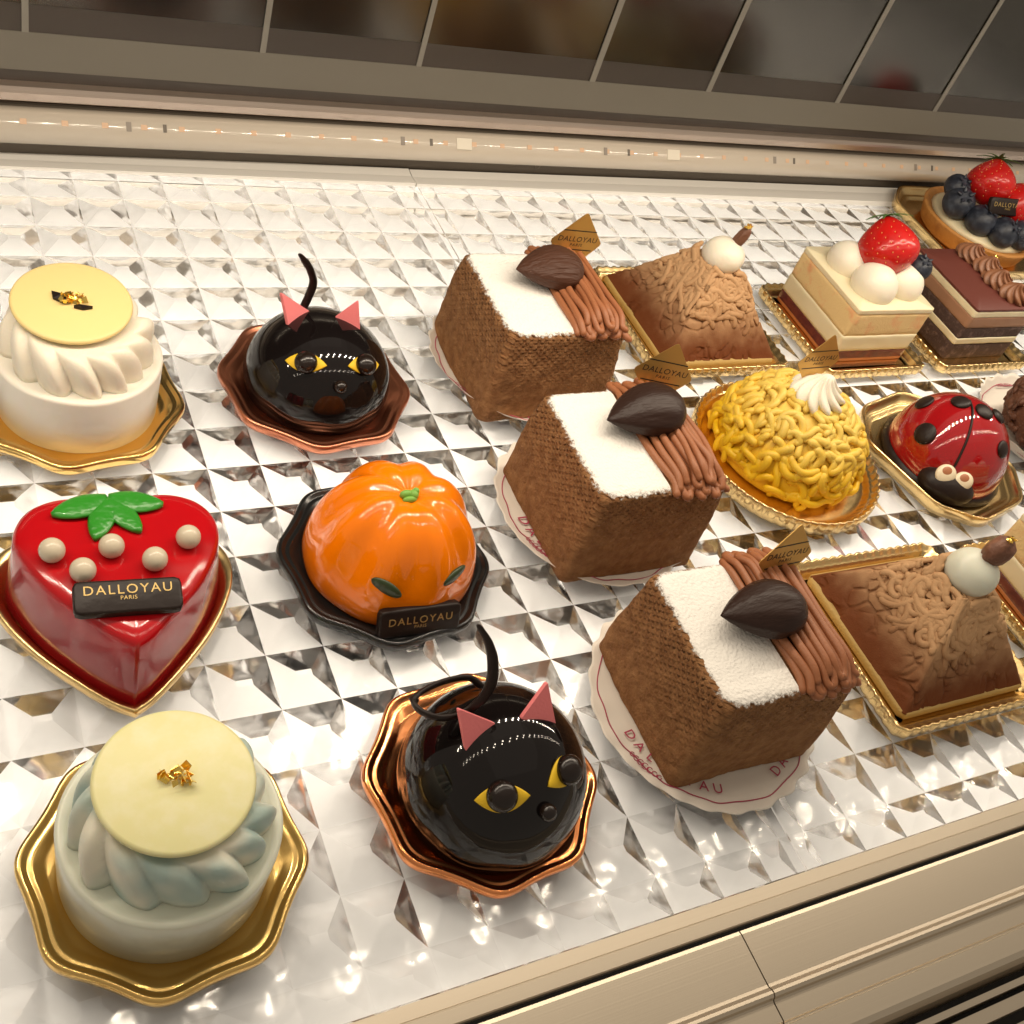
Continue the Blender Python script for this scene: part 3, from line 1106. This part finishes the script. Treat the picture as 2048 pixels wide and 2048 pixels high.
def almond(parent, c, L, W, H, ang, pitch=0, m=None):
    """chocolate almond, point along local -x"""
    rot = (Matrix.Rotation(ang, 3, 'Z') @ Matrix.Rotation(pitch, 3, 'Y'))
    rows = []
    n = 40
    for i in range(25):
        s_ = i / 24
        x = -L / 2 + L * s_
        w_ = max(.015, (1 - (1 - s_ / .62) ** 1.75) ** .95 if s_ < .62 else math.sqrt(max(0, 1 - ((s_ - .62) / .38) ** 2)))
        row = []
        for j in range(n):
            a = 2 * pi * j / n
            rid = 1 + .025 * sin(a * 9 + 1.5 * sin(s_ * 5)) * sin(pi * s_) + .02 * noise.noise(Vector((s_ * 3, a * 2, 0)))
            row.append(Vector(c) + rot @ Vector((x, W / 2 * w_ * cos(a) * rid, H / 2 * w_ * sin(a) * rid)))
        rows.append(row)
    return B().grid(rows, True, True, True).build('chocolate_almond', m or M_almond, parent)


CUT = 5.66


def cube_cake(x, y, seed, label, al, card, hx=3.88, hy=3.82, rz=0):
    t = thing('cube_cake', x, y, ZT, label, 'cake', rz=rz, group='brown cube cakes dusted with sugar')
    # body: rounded box with lumpy faces
    n = 200
    rows = []
    zz = [.02, .06, .2, .5] + [.5 + (CUT - .9) * i / 26 for i in range(1, 27)] + [CUT - .22, CUT - .08, CUT - .01, CUT]
    for z in zz:
        q = z / CUT
        ins = 0
        if z > CUT - .36:
            ins = .36 - math.sqrt(max(0, .36 ** 2 - (z - CUT + .36) ** 2))
        if z < .2:
            ins = (.2 - z) * .4
        k = .32 * q
        o_ = rr_outline(hx - k - ins, hy - k - ins, max(.2, .46 - ins * .4), n)
        row = []
        for p, nn, _ in o_:
            pp = Vector((p.x, p.y, z))
            nz = .10 * noise.noise(pp * .45 + Vector((seed * 7, 0, 0))) + .045 * noise.noise(pp * 2.1 + Vector((0, seed * 5, 0))) + .02 * noise.noise(pp * 6)
            bul = .10 * sin(pi * min(1, q * 1.1))
            row.append((p + nn * (nz + bul)).to_tuple()[:2] + (z,))
        rows.append(row)
    for s_ in (.7, .35, .02):
        rows.append([(p[0] * s_, p[1] * s_, CUT + .02) for p in rows[len(zz) - 1]])
    B().grid(rows, True, True, True).build('sponge', M_cocoadim, t)
    # sugar dusting on the left part of the top, running over the rounded edge
    NX, NY = 44, 76
    x0, x1 = -3.58, .25
    y0, y1 = -3.52, 3.52
    vs, fs, ed = [], [], []
    for j in range(NY + 1):
        for i in range(NX + 1):
            X = x0 + (x1 - x0) * i / NX
            Y = y0 + (y1 - y0) * j / NY
            ex = min(X - x0, 9)
            ey = min(Y - y0, y1 - Y)
            e = min(ex, ey)
            if ex < .9 and ey < .9:
                e = .9 - math.hypot(.9 - ex, .9 - ey)
            dz = 0
            for dd in (ex, ey):
                if dd < .52:
                    dz += (.52 - dd) ** 2 * .85
            z = CUT + .065 - dz + .03 * noise.noise(Vector((X, Y, seed)) * 1.3) + .012 * noise.noise(Vector((X, Y, seed)) * 6)
            vs.append((X, Y, z))
            ed.append(min(1.0, .32 + (e - .0) * 1.05 if e < .9 else 1.0))
    for j in range(NY):
        for i in range(NX):
            a = j * (NX + 1) + i
            fs.append((a, a + 1, a + NX + 2, a + NX + 1))
    so = link('powdered_sugar', vs, fs, M_sugar, t, True, fix=False)
    at = so.data.attributes.new('edge', 'FLOAT', 'POINT')
    at.data.foreach_set('value', ed)
    # chestnut cream: long strands folded back and forth over the right part
    rnd = random.Random(seed)
    b = B()
    for lay, (xs, zc, rr) in enumerate((((.40, 3.35), CUT + .16, .185), ((.62, 3.2), CUT + .42, .18), ((1.0, 3.0), CUT + .66, .175), ((1.6, 2.8), CUT + .88, .17))):
        xx = xs[0]
        pts = []
        sgn = 1
        step = .40
        while xx < xs[1]:
            yl = 3.60 + rnd.uniform(-.25, .12) - lay * .12
            jit = [rnd.uniform(-.15, .15) for _ in range(4)]
            z_e = zc - .18 - (.12 if lay else 0)
            seg = [(xx - .02, -sgn * yl * .985, z_e), (xx + jit[0], -sgn * yl * .78, zc), (xx + jit[1], -sgn * yl * .3, zc + .05), (xx + jit[2], sgn * yl * .3, zc + .06), (xx + jit[3], sgn * yl * .78, zc), (xx + .02, sgn * yl * .985, z_e)]
            pts += seg
            pts.append((xx + step * .5, sgn * (yl + .16), z_e - .10))
            sgn = -sgn
            xx += step
        b.tube(cr(pts, 6), lambda s_, rr=rr: rr * (1 + .08 * sin(s_ * 60)), 9, up=(0, 0, 1))
    b.build('chestnut_cream', M_chest, t)
    almond(t, al[0], al[1], al[2], al[3], al[4], al[5], M_almond2 if seed == 3 else M_almond)
    name_card(t, card[0], card[1], card[2])
    return t


cube_cake(15.9, -38.5, 1, 'brown cube cake nearest the front with white sugar and a smooth dark almond', ((-.1, .1, 6.7), 4.15, 2.75, 1.95, R(-4), R(-3)), ((2.35, 2.3, 7.25), R(3), R(12)))
cube_cake(15.75, -27.35, 2, 'brown cube cake in the middle with white sugar and a black ridged almond', ((.5, .8, 6.7), 4.4, 3.05, 2.1, R(6), R(-5)), ((2.55, 2.9, 7.25), R(-20), R(10)))
cube_cake(15.85, -16.3, 3, 'brown cube cake at the back with white sugar and a brown grooved almond', ((.2, .8, 6.65), 4.1, 2.95, 1.95, R(4), R(0)), ((2.6, 2.6, 7.2), R(-6), R(6)))


# paper cases under the cubes
def paper_case(x, y, r, label, seed, txt=(), lift=.35, rz=0):
    t = thing('paper_case', x, y, ZT, label, 'paper case', rz=rz, group='white paper cases under the cakes')
    rows = []
    n = 240
    for rr, z, am in ((.02, .015, 0), (r * .55, .015, 0), (r * .74, .03, .0), (r * .84, .10, .35), (r * .92, .10 + lift * .4, .75), (r * .97, .10 + lift * .8, 1), (r, .12 + lift, 1.15)):
        row = []
        for j in range(n):
            a = 2 * pi * j / n
            q = sin(24 * a + 1.2 * sin(3 * a + seed)) * am
            big = noise.noise(Vector((cos(a) * 1.3, sin(a) * 1.3, seed * 2.0)))
            row.append(((rr + .08 * q + .22 * big * am) * cos(a), (rr + .08 * q + .22 * big * am) * sin(a), z + .07 * q + .10 * max(0, big) * am))
        rows.append(row)
    top = rows
    bot = [[(a, c, z - .012) for a, c, z in row] for row in rows]
    B().grid(top + bot[::-1], True, False, False).build('paper', M_paper, t)
    # printed line round the case, and the curved name
    ln = []
    K = 300
    for j in range(K + 1):
        a = 2 * pi * j / K
        rr = r * .905 + .05 * sin(12 * a)
        big = noise.noise(Vector((cos(a) * 1.3, sin(a) * 1.3, seed * 2.0)))
        ln.append((rr * cos(a), rr * sin(a), .13 + lift * .38 + .045 * sin(24 * a + 1.2 * sin(3 * a + seed)) * .7 + .07 * max(0, big)))
    B().tube(ln, .028, 5, flat=.5, caps=False).build('printed_line', M_redprint, t)
    for word, a0, size in txt:
        for k, chh in enumerate(word):
            a = a0 + k * .135 * size / .62
            rr = r * .795
            p = Vector((rr * cos(a), rr * sin(a), .135 + .02))
            tx = Vector((-sin(a), cos(a), 0))
            ty = Vector((-cos(a), -sin(a), .28 - .36))
            text_part(chh, size, frame(p + Vector((0, 0, .04)), tx, ty), M_redprint, t, 'printed_letter', ext=.006)
    # scroll ornaments
    b = B()
    for a0 in (R(-152), R(-32), R(88)):
        for k in range(-3, 4):
            a = a0 + k * .05
            rr = r * .90
            cc = Vector((rr * cos(a), rr * sin(a), .17 + lift * .38))
            b.tube([cc + Vector((cos(q), sin(q), 0)) * (.16 - .02 * abs(k)) for q in [2 * pi * i / 10 for i in range(10)]], .022, 4, flat=.5, caps=False)
    b.build('scroll_print', M_redprint, t)
    return t


paper_case(15.77, -38.75, 5.5, 'white paper case with red print under the front brown cube cake', 1, [('DALLOYAU', R(-170), .68), ('DALLOYAU', R(-66), .68)], .12)
paper_case(15.86, -26.8, 5.35, 'white paper case with red print under the middle brown cube cake', 2, [('DALLOYAU', R(-175), .8), ('DALLOYAU', R(-75), .8)], .3)
paper_case(16.2, -15.9, 5.35, 'white paper case with red print under the back brown cube cake', 3, [('DALLOYAU', R(-118), .8)], .7)


# ------------------------------------------------------------------ noodles
def squiggle(rnd, start, head, nrm_fn, proj, length, step=.16, curl=1.0):
    """wandering path on a surface; returns points and their normals"""
    p = Vector(start)
    n = nrm_fn(p)
    d = Vector(head)
    pts, ups = [], []
    k = rnd.uniform(-1.2, 1.2) * curl
    m = int(length / step)
    for i in range(m):
        p = proj(p)
        n = nrm_fn(p)
        pts.append(p.copy())
        ups.append(n.copy())
        d = (d - n * d.dot(n)).normalized()
        if rnd.random() < .14:
            k = rnd.choice((-1, 1)) * rnd.uniform(.3, 2.6) * curl
        d = Matrix.Rotation(k * step, 3, n) @ d
        p = p + d * step
    return pts, ups


def noodle_dome(parent, d, count, rad, m, name, seed, zmin, zmax_cos=1.0, lenr=(1.6, 4.2), sink=.35):
    rnd = random.Random(seed)
    b = B()
    for i in range(count):
        a = rnd.uniform(0, 2 * pi)
        s_ = rnd.uniform(zmin, 1)
        p = Vector((cos(a) * math.sqrt(1 - s_ * s_) * d.r, sin(a) * math.sqrt(1 - s_ * s_) * d.r, d.z0 + d.h * s_))
        off = rad * rnd.uniform(-sink, .75)
        pts, ups = squiggle(rnd, p, (rnd.uniform(-1, 1), rnd.uniform(-1, 1), rnd.uniform(-1, 1)), d.nrm, lambda q: d.on(q), rnd.uniform(*lenr))
        if len(pts) < 4:
            continue
        pts = [q + u * (off + .12 * sin(3.0 * k * .16 + i)) for k, (q, u) in enumerate(zip(pts, ups))]
        if min(q.z for q in pts) < .2:
            continue
        r_ = rad * rnd.uniform(.85, 1.12)
        b.tube(pts, r_, 8, up=ups, flat=.8)
    return b.build(name, m, parent)


def swirl(t, c, r, h, n, twist, m, name, amp=.22, pw=1.0, lean=(0, 0)):
    """star-tip rosette"""
    rows = []
    K = n * 10
    for i in range(22):
        q = i / 21
        rr = r * ((1 - q) ** .62) * (1 + .18 * sin(q * 6.0)) + .01
        z = h * q ** .85
        row = []
        for j in range(K):
            a = 2 * pi * j / K
            k = abs(sin(n / 2 * (a + twist * q)))
            f_ = 1 - amp + amp * 1.6 * k ** .8
            row.append((c[0] + rr * f_ * cos(a) + lean[0] * q * q, c[1] + rr * f_ * sin(a) + lean[1] * q * q, c[2] + z))
        rows.append(row)
    return B().grid(rows, True, True, True).build(name, m, t)


t = thing('noodle_cake', 30.1, -24.35, ZT, 'yellow dome cake covered in curly paste noodles', 'cake')
d = Dome(4.45, 4.1, .55)
B().lathe(Dome(4.4, 4.0, .5).prof(.2, 22), 64).build('core', M_ymb, t)
noodle_dome(t, d, 330, .225, M_ymb, 'noodles', 11, .02, lenr=(.9, 2.8))
swirl(t, (.05, .1, 4.35), 1.4, 1.8, 10, 1.3, M_cream, 'cream_swirl', .25, lean=(.1, -.05))
name_card(t, (-.2, 1.1, 6.5), R(2), R(4))


# ------------------------------------------------------------------ brown pyramid cakes
def pyramid_cake(x, y, seed, label, nugget_s):
    t = thing('pyramid_cake', x, y, ZT, label, 'cake', group='brown pyramid cakes with chestnut noodles')
    hb, H, z0, top = 4.3, 6.1, .56, 4.95
    b = B()
    out = rr_outline(hb + .06, hb + .06, .25, 80)
    b.grid([[(p + nn * o_).to_tuple()[:2] + (z,) for p, nn, _ in out] for o_, z in ((-.04, .16), (.02, .22), (.03, .50), (-.08, .62))], True, True, True).build('crust', M_crust, t)

    def half(z):
        return hb * (1 - (z - z0) / H)
    n = 640
    rows = []
    vor = noise.voronoi
    for i in range(130):
        z = z0 + (top - z0) * i / 129
        hh = half(z)
        o_ = rr_outline(hh, hh, min(hh * .9, .16), n)
        up_ = max(0, (z - 1.6) / 3.2)
        row = []
        for p, nn, _ in o_:
            pp = Vector((p.x, p.y, z)) + Vector((seed * 13.0, 0, 0))
            wv = noise.noise_vector(pp * .55) * .9
            q = pp + wv
            d2 = vor(Vector((q.x * 1.25, q.y * 1.25, q.z * 1.25)))[0]
            e_ = d2[1] - d2[0]
            crack = max(0, 1 - e_ / .19) ** .7
            msk = max(0, min(1, (noise.noise(pp * .9) - .02 + up_ * .9) * 2.2))
            dome_ = min(1, e_ * 1.2)
            off = -.34 * crack * msk * (.5 + .6 * min(1, up_)) + .05 * dome_ * min(1, up_) + .025 * noise.noise(pp * 1.1) + .008 * noise.noise(pp * 5)
            row.append((p + nn * off).to_tuple()[:2] + (z,))
        rows.append(row)
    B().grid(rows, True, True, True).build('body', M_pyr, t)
    # noodles pressed flat against the four faces
    rnd = random.Random(seed)
    b = B()
    tall = Vector((0, 0, 1))
    sl = math.atan2(hb, H)

    def face(k):
        a = k * pi / 2
        nn = Vector((cos(a) * cos(sl), sin(a) * cos(sl), sin(sl)))
        u = Vector((-sin(a), cos(a), 0))
        v = u.cross(nn) * -1
        if v.z < 0:
            v = -v
        return nn, u, v
    for i in range(230):
        k = rnd.choice((0, 1, 2, 2, 2, 3, 3, 3))
        nn, u, v = face(k)
        q = rnd.random() ** .8
        z = z0 + 2.2 + (top - z0 - 2.2) * q
        hh = half(z)
        a = k * pi / 2
        s_ = rnd.uniform(-.92, .92) * hh
        p0 = Vector((cos(a), sin(a), 0)) * hh + u * s_ + Vector((0, 0, z))
        depth = -.06 + .15 * max(0, (z - 2.4) / 2.6)
        L = rnd.uniform(.7, 1.8) + (rnd.random() < .3) * 2.0 * q

        def prj(p_, nn=nn, a=a, u=u):
            c0 = Vector((cos(a), sin(a), 0)) * hb + Vector((0, 0, z0))
            p_ = p_ - nn * (p_ - c0).dot(nn)
            zc = min(max(p_.z, z0 + .3), top)
            lim = half(zc) * .93
            s2 = p_.dot(u)
            if abs(s2) > lim:
                p_ = p_ - u * (s2 - math.copysign(lim, s2))
            return p_
        pts, ups = squiggle(rnd, p0, u * rnd.uniform(-1, 1) + v * rnd.uniform(-1, 1), lambda p_, nn=nn: nn, prj, L, .15, 1.3)
        if len(pts) < 3 or min((q_ - Vector((.1, -.05, 5.55))).length for q_ in pts) < 1.45:
            continue
        off = depth + rnd.uniform(-.05, .05)
        pts = [p_ + nn * off for p_ in pts]
        b.tube(pts, rnd.uniform(.15, .21), 8, up=ups, flat=.7)
    # a few free loops near the top
    b.build('noodles', M_pyr, t)
    # cream ball and chestnut nugget with gold leaf
    sphere_part((.1, -.05, 5.35), (1.36, 1.3, 1.1), 'cream_ball', M_ball if seed == 1 else M_cream, t, 36, fn=lambda dd: 1 + .05 * dd.z - .04 * noise.noise(dd * 1.5))
    ng = sphere_part((.8, -.05, 6.3 + nugget_s[2] * .55), nugget_s, 'nugget', M_nug, t, 22, fn=lambda dd: 1 + .22 * noise.noise(dd * 1.7 + Vector((seed * 4, 0, 0))) + .08 * noise.noise(dd * 5), rot=Matrix.Rotation(.35, 3, 'Y'))
    gold_flake(ng, (.9, -.05, 6.3 + nugget_s[2] * 1.5), .26, seed + 5)
    return t


M_ball = mat('pale_cream_ball', (.70, .71, .60), .4, sss=.25)
M_nug = mat('candied_chestnut', (.16, .065, .035), .55, bump=[(3, .10, 3)], noisecol=(1.5, (.28, .13, .08), .45, .75))
pyramid_cake(30.15, -37.6, 1, 'brown pyramid cake with a grey cream ball and a large candied chestnut in front', (.85, .6, .9))
pyramid_cake(30.15, -12.5, 2, 'brown pyramid cake with a small dark chestnut stub standing behind', (.38, .38, .8))


# ------------------------------------------------------------------ fruit
def strawberry(parent, c, r, L, axis, seed, name='strawberry'):
    """strawberry: tip along axis"""
    rnd = random.Random(seed)
    ax = Vector(axis).normalized()
    rot = Vector((0, 0, 1)).rotation_difference(ax).to_matrix()

    def rad(s_):
        return r * (sin(pi * min(1, s_ * .5 + .5 * s_ ** 1.4)) ** .62 if 0 < s_ < 1 else .01)
    pits = []
    for k in range(11):
        s_ = .10 + .80 * k / 10
        m_ = max(5, int(16 * rad(s_) / r))
        for j in range(m_):
            pits.append((s_, 2 * pi * (j + .5 * (k % 2)) / m_ + .1 * rnd.random()))
    rows = []
    n = 110
    for i in range(66):
        s_ = i / 65
        row = []
        rr = rad(s_)
        for j in range(n):
            a = 2 * pi * j / n
            dn = 0
            for ps, pa in pits:
                ds = (s_ - ps) * L
                if abs(ds) > .2:
                    continue
                da = (a - pa + pi) % (2 * pi) - pi
                dd = ds * ds + (da * rr) ** 2
                if dd < .035:
                    dn = max(dn, math.exp(-dd / .006))
            rr2 = rr * (1 + .02 * sin(3 * a + seed)) - .055 * dn
            row.append(Vector(c) + rot @ Vector((rr2 * cos(a), rr2 * sin(a), (s_ - .5) * L)))
        rows.append(row)
    sb = B().grid(rows, True, True, True).build(name, M_straw, parent)
    b = B()
    for ps, pa in pits:
        rr = rad(ps) - .035
        p = Vector(c) + rot @ Vector((rr * cos(pa), rr * sin(pa), (ps - .5) * L))
        nn = (rot @ Vector((cos(pa), sin(pa), 0)))
        b.ball(p, (.045, .03, .06), 6, rot=rot @ Matrix.Rotation(pa, 3, 'Z'))
    b.build('seeds', M_seedy, sb)
    b = B()
    for k in range(9):
        a = 2 * pi * k / 9 + rnd.uniform(-.2, .2)
        L2 = rnd.uniform(.6, .95) * r
        base = Vector((0, 0, -L * .5 + .03))
        pts = [base + Vector((cos(a) * L2 * q, sin(a) * L2 * q, -.02 + .16 * q - .15 * math.sin(q * 3))) for q in (0, .33, .66, 1)]
        b.tube([Vector(c) + rot @ p for p in pts], lambda s_: .17 * (1 - s_ * .85) + .02, 6, flat=.25, up=rot @ Vector((0, 0, 1)))
    b.build('calyx', M_calyx, sb)
    return sb


def blueberry(parent, c, r, axis, name='blueberry'):
    ax = Vector(axis).normalized()
    rot = Vector((0, 0, 1)).rotation_difference(ax).to_matrix()
    b = B().ball(c, (r, r, r * .9), 26, rot=rot, fn=lambda d_: 1 - .16 * math.exp(-((math.acos(max(-1, min(1, d_.z))) / .30) ** 2)) + .03 * math.exp(-(((math.acos(max(-1, min(1, d_.z))) - .46) / .10) ** 2)))
    bb = b.build(name, M_berry, parent)
    cw = B()
    for k in range(5):
        a = 2 * pi * k / 5
        p = Vector((cos(a) * r * .34, sin(a) * r * .34, r * .87))
        pts = [Vector(c) + rot @ (p + Vector((cos(a), sin(a), .35)) * (q * r * .24)) for q in (0, .5, 1)]
        cw.tube(pts, lambda s_: r * .15 * (1 - .7 * s_), 6, flat=.3, up=rot @ Vector((0, 0, 1)))
    cw.build('crown', M_berry, bb)
    return bb


# ------------------------------------------------------------------ strawberry layer cakes
def layers(t, spec, hx, hy, seed, wob=.03):
    for name, m, z0, z1, dx in spec:
        rows = []
        for i in range(9):
            z = z0 + (z1 - z0) * i / 8
            o_ = rr_outline(hx + dx, hy + dx, .12, 120)
            rows.append([(p + nn * (wob * noise.noise(Vector((p.x, p.y, z)) * 1.6 + Vector((seed, 0, 0))) - (.03 if i in (0, 8) else 0))).to_tuple()[:2] + (z,) for p, nn, _ in o_])
        rows.append([(p[0] * .5, p[1] * .5, z1) for p in rows[-1]])
        B().grid(rows, True, True, True).build(name, m, t)


def short_cake(x, y, label, seed, full=True):
    t = thing('layer_cake', x, y, ZT, label, 'cake', group='cream layer cakes')
    layers(t, [('base_layer', M_caramel, .17, .40, 0), ('berry_layer', M_purple, .40, 1.08, 0), ('cream_layer', M_custard, 1.08, 2.35, .02), ('sponge_layer', M_spongey, 2.35, 4.15, 0), ('top_cream', M_custard, 4.15, 4.5, .01)], 3.4, 3.35, seed)
    if full:
        for c, r_ in (((-1.35, 1.2, 4.9), 1.45), ((-1.0, -1.35, 4.95), 1.55), ((1.7, -1.15, 4.95), 1.45), ((1.4, 1.5, 4.9), 1.45)):
            sphere_part(c, (r_, r_, r_ * .92), 'cream_ball', M_cream, t, 32, fn=lambda dd: 1 + .03 * noise.noise(dd * 1.3))
        strawberry(t, (.35, .45, 6.7), 2.02, 3.9, (.1, -.6, -.78), 3)
        blueberry(t, (2.55, -1.0, 6.1), .88, (-.1, -.3, .9))
    return t


short_cake(42.55, -13.55, 'pale layer cake topped with cream balls a strawberry and a blueberry', 3)
short_cake(41.7, -37.4, 'layer cake with a purple stripe cut off by the right edge of the picture', 8, True)

# ------------------------------------------------------------------ striped chocolate layer cake
t = thing('layer_cake', 53.1, -13.7, ZT, 'square chocolate layer cake with a plum brown top and piped chocolate cream', 'cake')
layers(t, [('bottom_sponge', M_opsponge, .17, 1.5, -.03), ('lower_cream', M_custard, 1.5, 2.0, 0), ('middle_sponge', M_opsponge, 2.0, 2.95, -.03), ('mocha_layer', M_mocha, 2.95, 3.85, 0), ('upper_cream', M_custard, 3.85, 4.35, 0), ('top_glaze', M_plum, 4.35, 4.55, 0)], 3.2, 3.45, 5)
for k in range(4):
    swirl(t, (1.3 + .25 * (k % 2), 2.5 - 1.5 * k, 4.5), 1.05, 1.35, 9, 2.4 - .3 * k, M_chcream, 'cream_rosette', .28, lean=(-.3, -.35))
gold_flake(t, (1.7, 1.0, 5.6), .2, 31)

# ------------------------------------------------------------------ berry tart
t = thing('berry_tart', 65.6, -2.4, ZT, 'round berry tart with strawberries and blueberries in the back right corner', 'tart')
B().lathe([(.02, .16), (4.2, .16), (4.55, .4), (4.95, 1.6), (5.0, 1.72), (4.85, 1.8), (4.6, 1.75), (4.4, 1.6), (.02, 1.6)], 72).build('pastry', mat('baked_pastry', (.56, .25, .06), .6, bump=[(4, .05, 4)], noisecol=(1.2, (.36, .13, .035), .5, .8)), t)
B().lathe([(.02, 2.15), (2.8, 2.1), (3.9, 1.9), (4.3, 1.6), (.02, 1.6)], 48, lambda r, z, a: (r, z + .1 * noise.noise(Vector((cos(a) * r, sin(a) * r, 0))))).build('custard', M_custard, t)
for c, r_, ax in (((-3.45, .25, 3.2), 1.15, (-.3, -.4, .8)), ((-3.2, 1.4, 3.9), .95, (-.1, -.5, .9)), ((-2.3, -1.7, 2.9), 1.15, (.1, -.2, 1)), ((-.9, -3.2, 2.85), 1.1, (.2, -.55, .85)), ((1.1, -3.5, 2.85), 1.1, (.3, -.5, .8)), ((2.9, -2.3, 2.9), 1.05, (.3, -.3, .8))):
    blueberry(t, c, r_ * 1.15, ax)
strawberry(t, (-.75, .65, 5.0), 2.0, 3.9, (-.35, -.55, -.75), 6)
strawberry(t, (1.6, -1.3, 4.2), 1.8, 3.5, (-.3, -.4, .85), 7)
plaque(t, (-.75, -1.9, 4.4), (3.4, -.4, .1), (.0, .6, 1.0), 3.6, 1.35, .35, .5, .12)

# ------------------------------------------------------------------ ladybird cake
t = thing('ladybird_cake', 41.7, -26.3, ZT, 'glossy red ladybird cake with dark chocolate spots and round eyes', 'cake')
d = Dome(3.7, 4.05, .75)


def lf(r, z, a):
    return r, z


B().lathe([(3.5, .14), (3.9, .2), (3.95, .55), (3.6, .72), (.02, .8)], 72, lambda r, z, a: (r * (1 + .02 * noise.noise(Vector((cos(a) * 5, sin(a) * 5, z)))), z)).build('brownie_base', M_choc, t)
B().lathe([(3.62, .6)] + d.prof(.7)[2:], 72, lf).build('shell', M_ladyred, t)


def circ(r_, n=20):
    return [(r_ * cos(2 * pi * i / n), r_ * sin(2 * pi * i / n)) for i in range(n)]


for p, r_ in (((-3.2, .05, 3.5), .78), ((-2.0, 2.2, 4.1), .7), ((-.95, .75, 5.3), .68), ((-.05, -.35, 5.5), .68), ((1.15, -.6, 5.2), .6), ((.6, -2.5, 4.35), .62)):
    c = d.on(Vector(p) - Vector((0, 0, ZT)))
    n_ = d.nrm(c)
    rot = Vector((0, 0, 1)).rotation_difference(n_).to_matrix()
    sphere_part(c + n_ * .02, (r_ * .87, r_ * .87, .2), 'spot', M_choc, t, 24, rot=rot)
pts = cr([d.on(Vector(p) - Vector((0, 0, ZT)), .03) for p in ((-.35, .7, 5.5), (-.86, -.18, 5.48), (-1.4, -1.0, 5.0), (-1.89, -1.66, 4.45), (-2.3, -2.2, 3.5), (-2.45, -2.39, 2.93))], 8)
B().tube(pts, .075, 8).build('wing_line', M_choc, t)
hd = sphere_part((-2.45, -2.75, 1.15), (1.75, 1.25, .95), 'head', M_choc, t, 32, rot=Matrix.Rotation(R(-40), 3, 'Z'), fn=lambda dd: 1 - .12 * max(0, -dd.y))
for c, s_ in (((-3.0, -2.55, 2.05), .68), ((-2.05, -3.2, 2.0), .66)):
    ax = Vector((-.45, -.62, .72)).normalized()
    rot = Vector((0, 0, 1)).rotation_difference(ax).to_matrix()
    ey = sphere_part(c, (s_ * .95, s_ * .85, .26), 'eye', M_eyewhite, hd, 24, rot=rot)
    sphere_part(Vector(c) + ax * .20 + Vector((.02, .12, .10)), (s_ * .46, s_ * .42, .10), 'iris', M_eyebrown, ey, 20, rot=rot)

# ------------------------------------------------------------------ rough chocolate cake at the right edge
paper_case(52.9, -24.9, 5.0, 'white paper case with a red line at the right edge of the picture', 5, (), .9)
t = thing('truffle_cake', 52.4, -25.6, ZT, 'rough brown chocolate flake cake cut off by the right edge', 'cake')
b = B()
rnd = random.Random(5)
b.ball((0, 0, 2.2), (3.6, 3.6, 2.6), 48, fn=lambda dd: 1 + .10 * noise.noise(dd * 4))
b.build('core', M_rocky, t)
b = B()
for k in range(220):
    a, s_ = rnd.uniform(0, 2 * pi), rnd.uniform(-.6, 1)
    q = math.sqrt(1 - s_ * s_)
    p = Vector((q * cos(a) * 3.6, q * sin(a) * 3.6, 2.2 + s_ * 2.55))
    nn = Vector((q * cos(a), q * sin(a), s_))
    rot = Vector((0, 0, 1)).rotation_difference((nn + Vector((rnd.uniform(-.7, .7), rnd.uniform(-.7, .7), rnd.uniform(-.7, .7)))).normalized()).to_matrix()
    b.ball(p, (rnd.uniform(.25, .6), rnd.uniform(.2, .45), rnd.uniform(.12, .3)), 8, rot=rot, fn=lambda dd: 1 + .4 * noise.noise(dd * 2 + p))
b.build('chocolate_flakes', M_rocky, t)
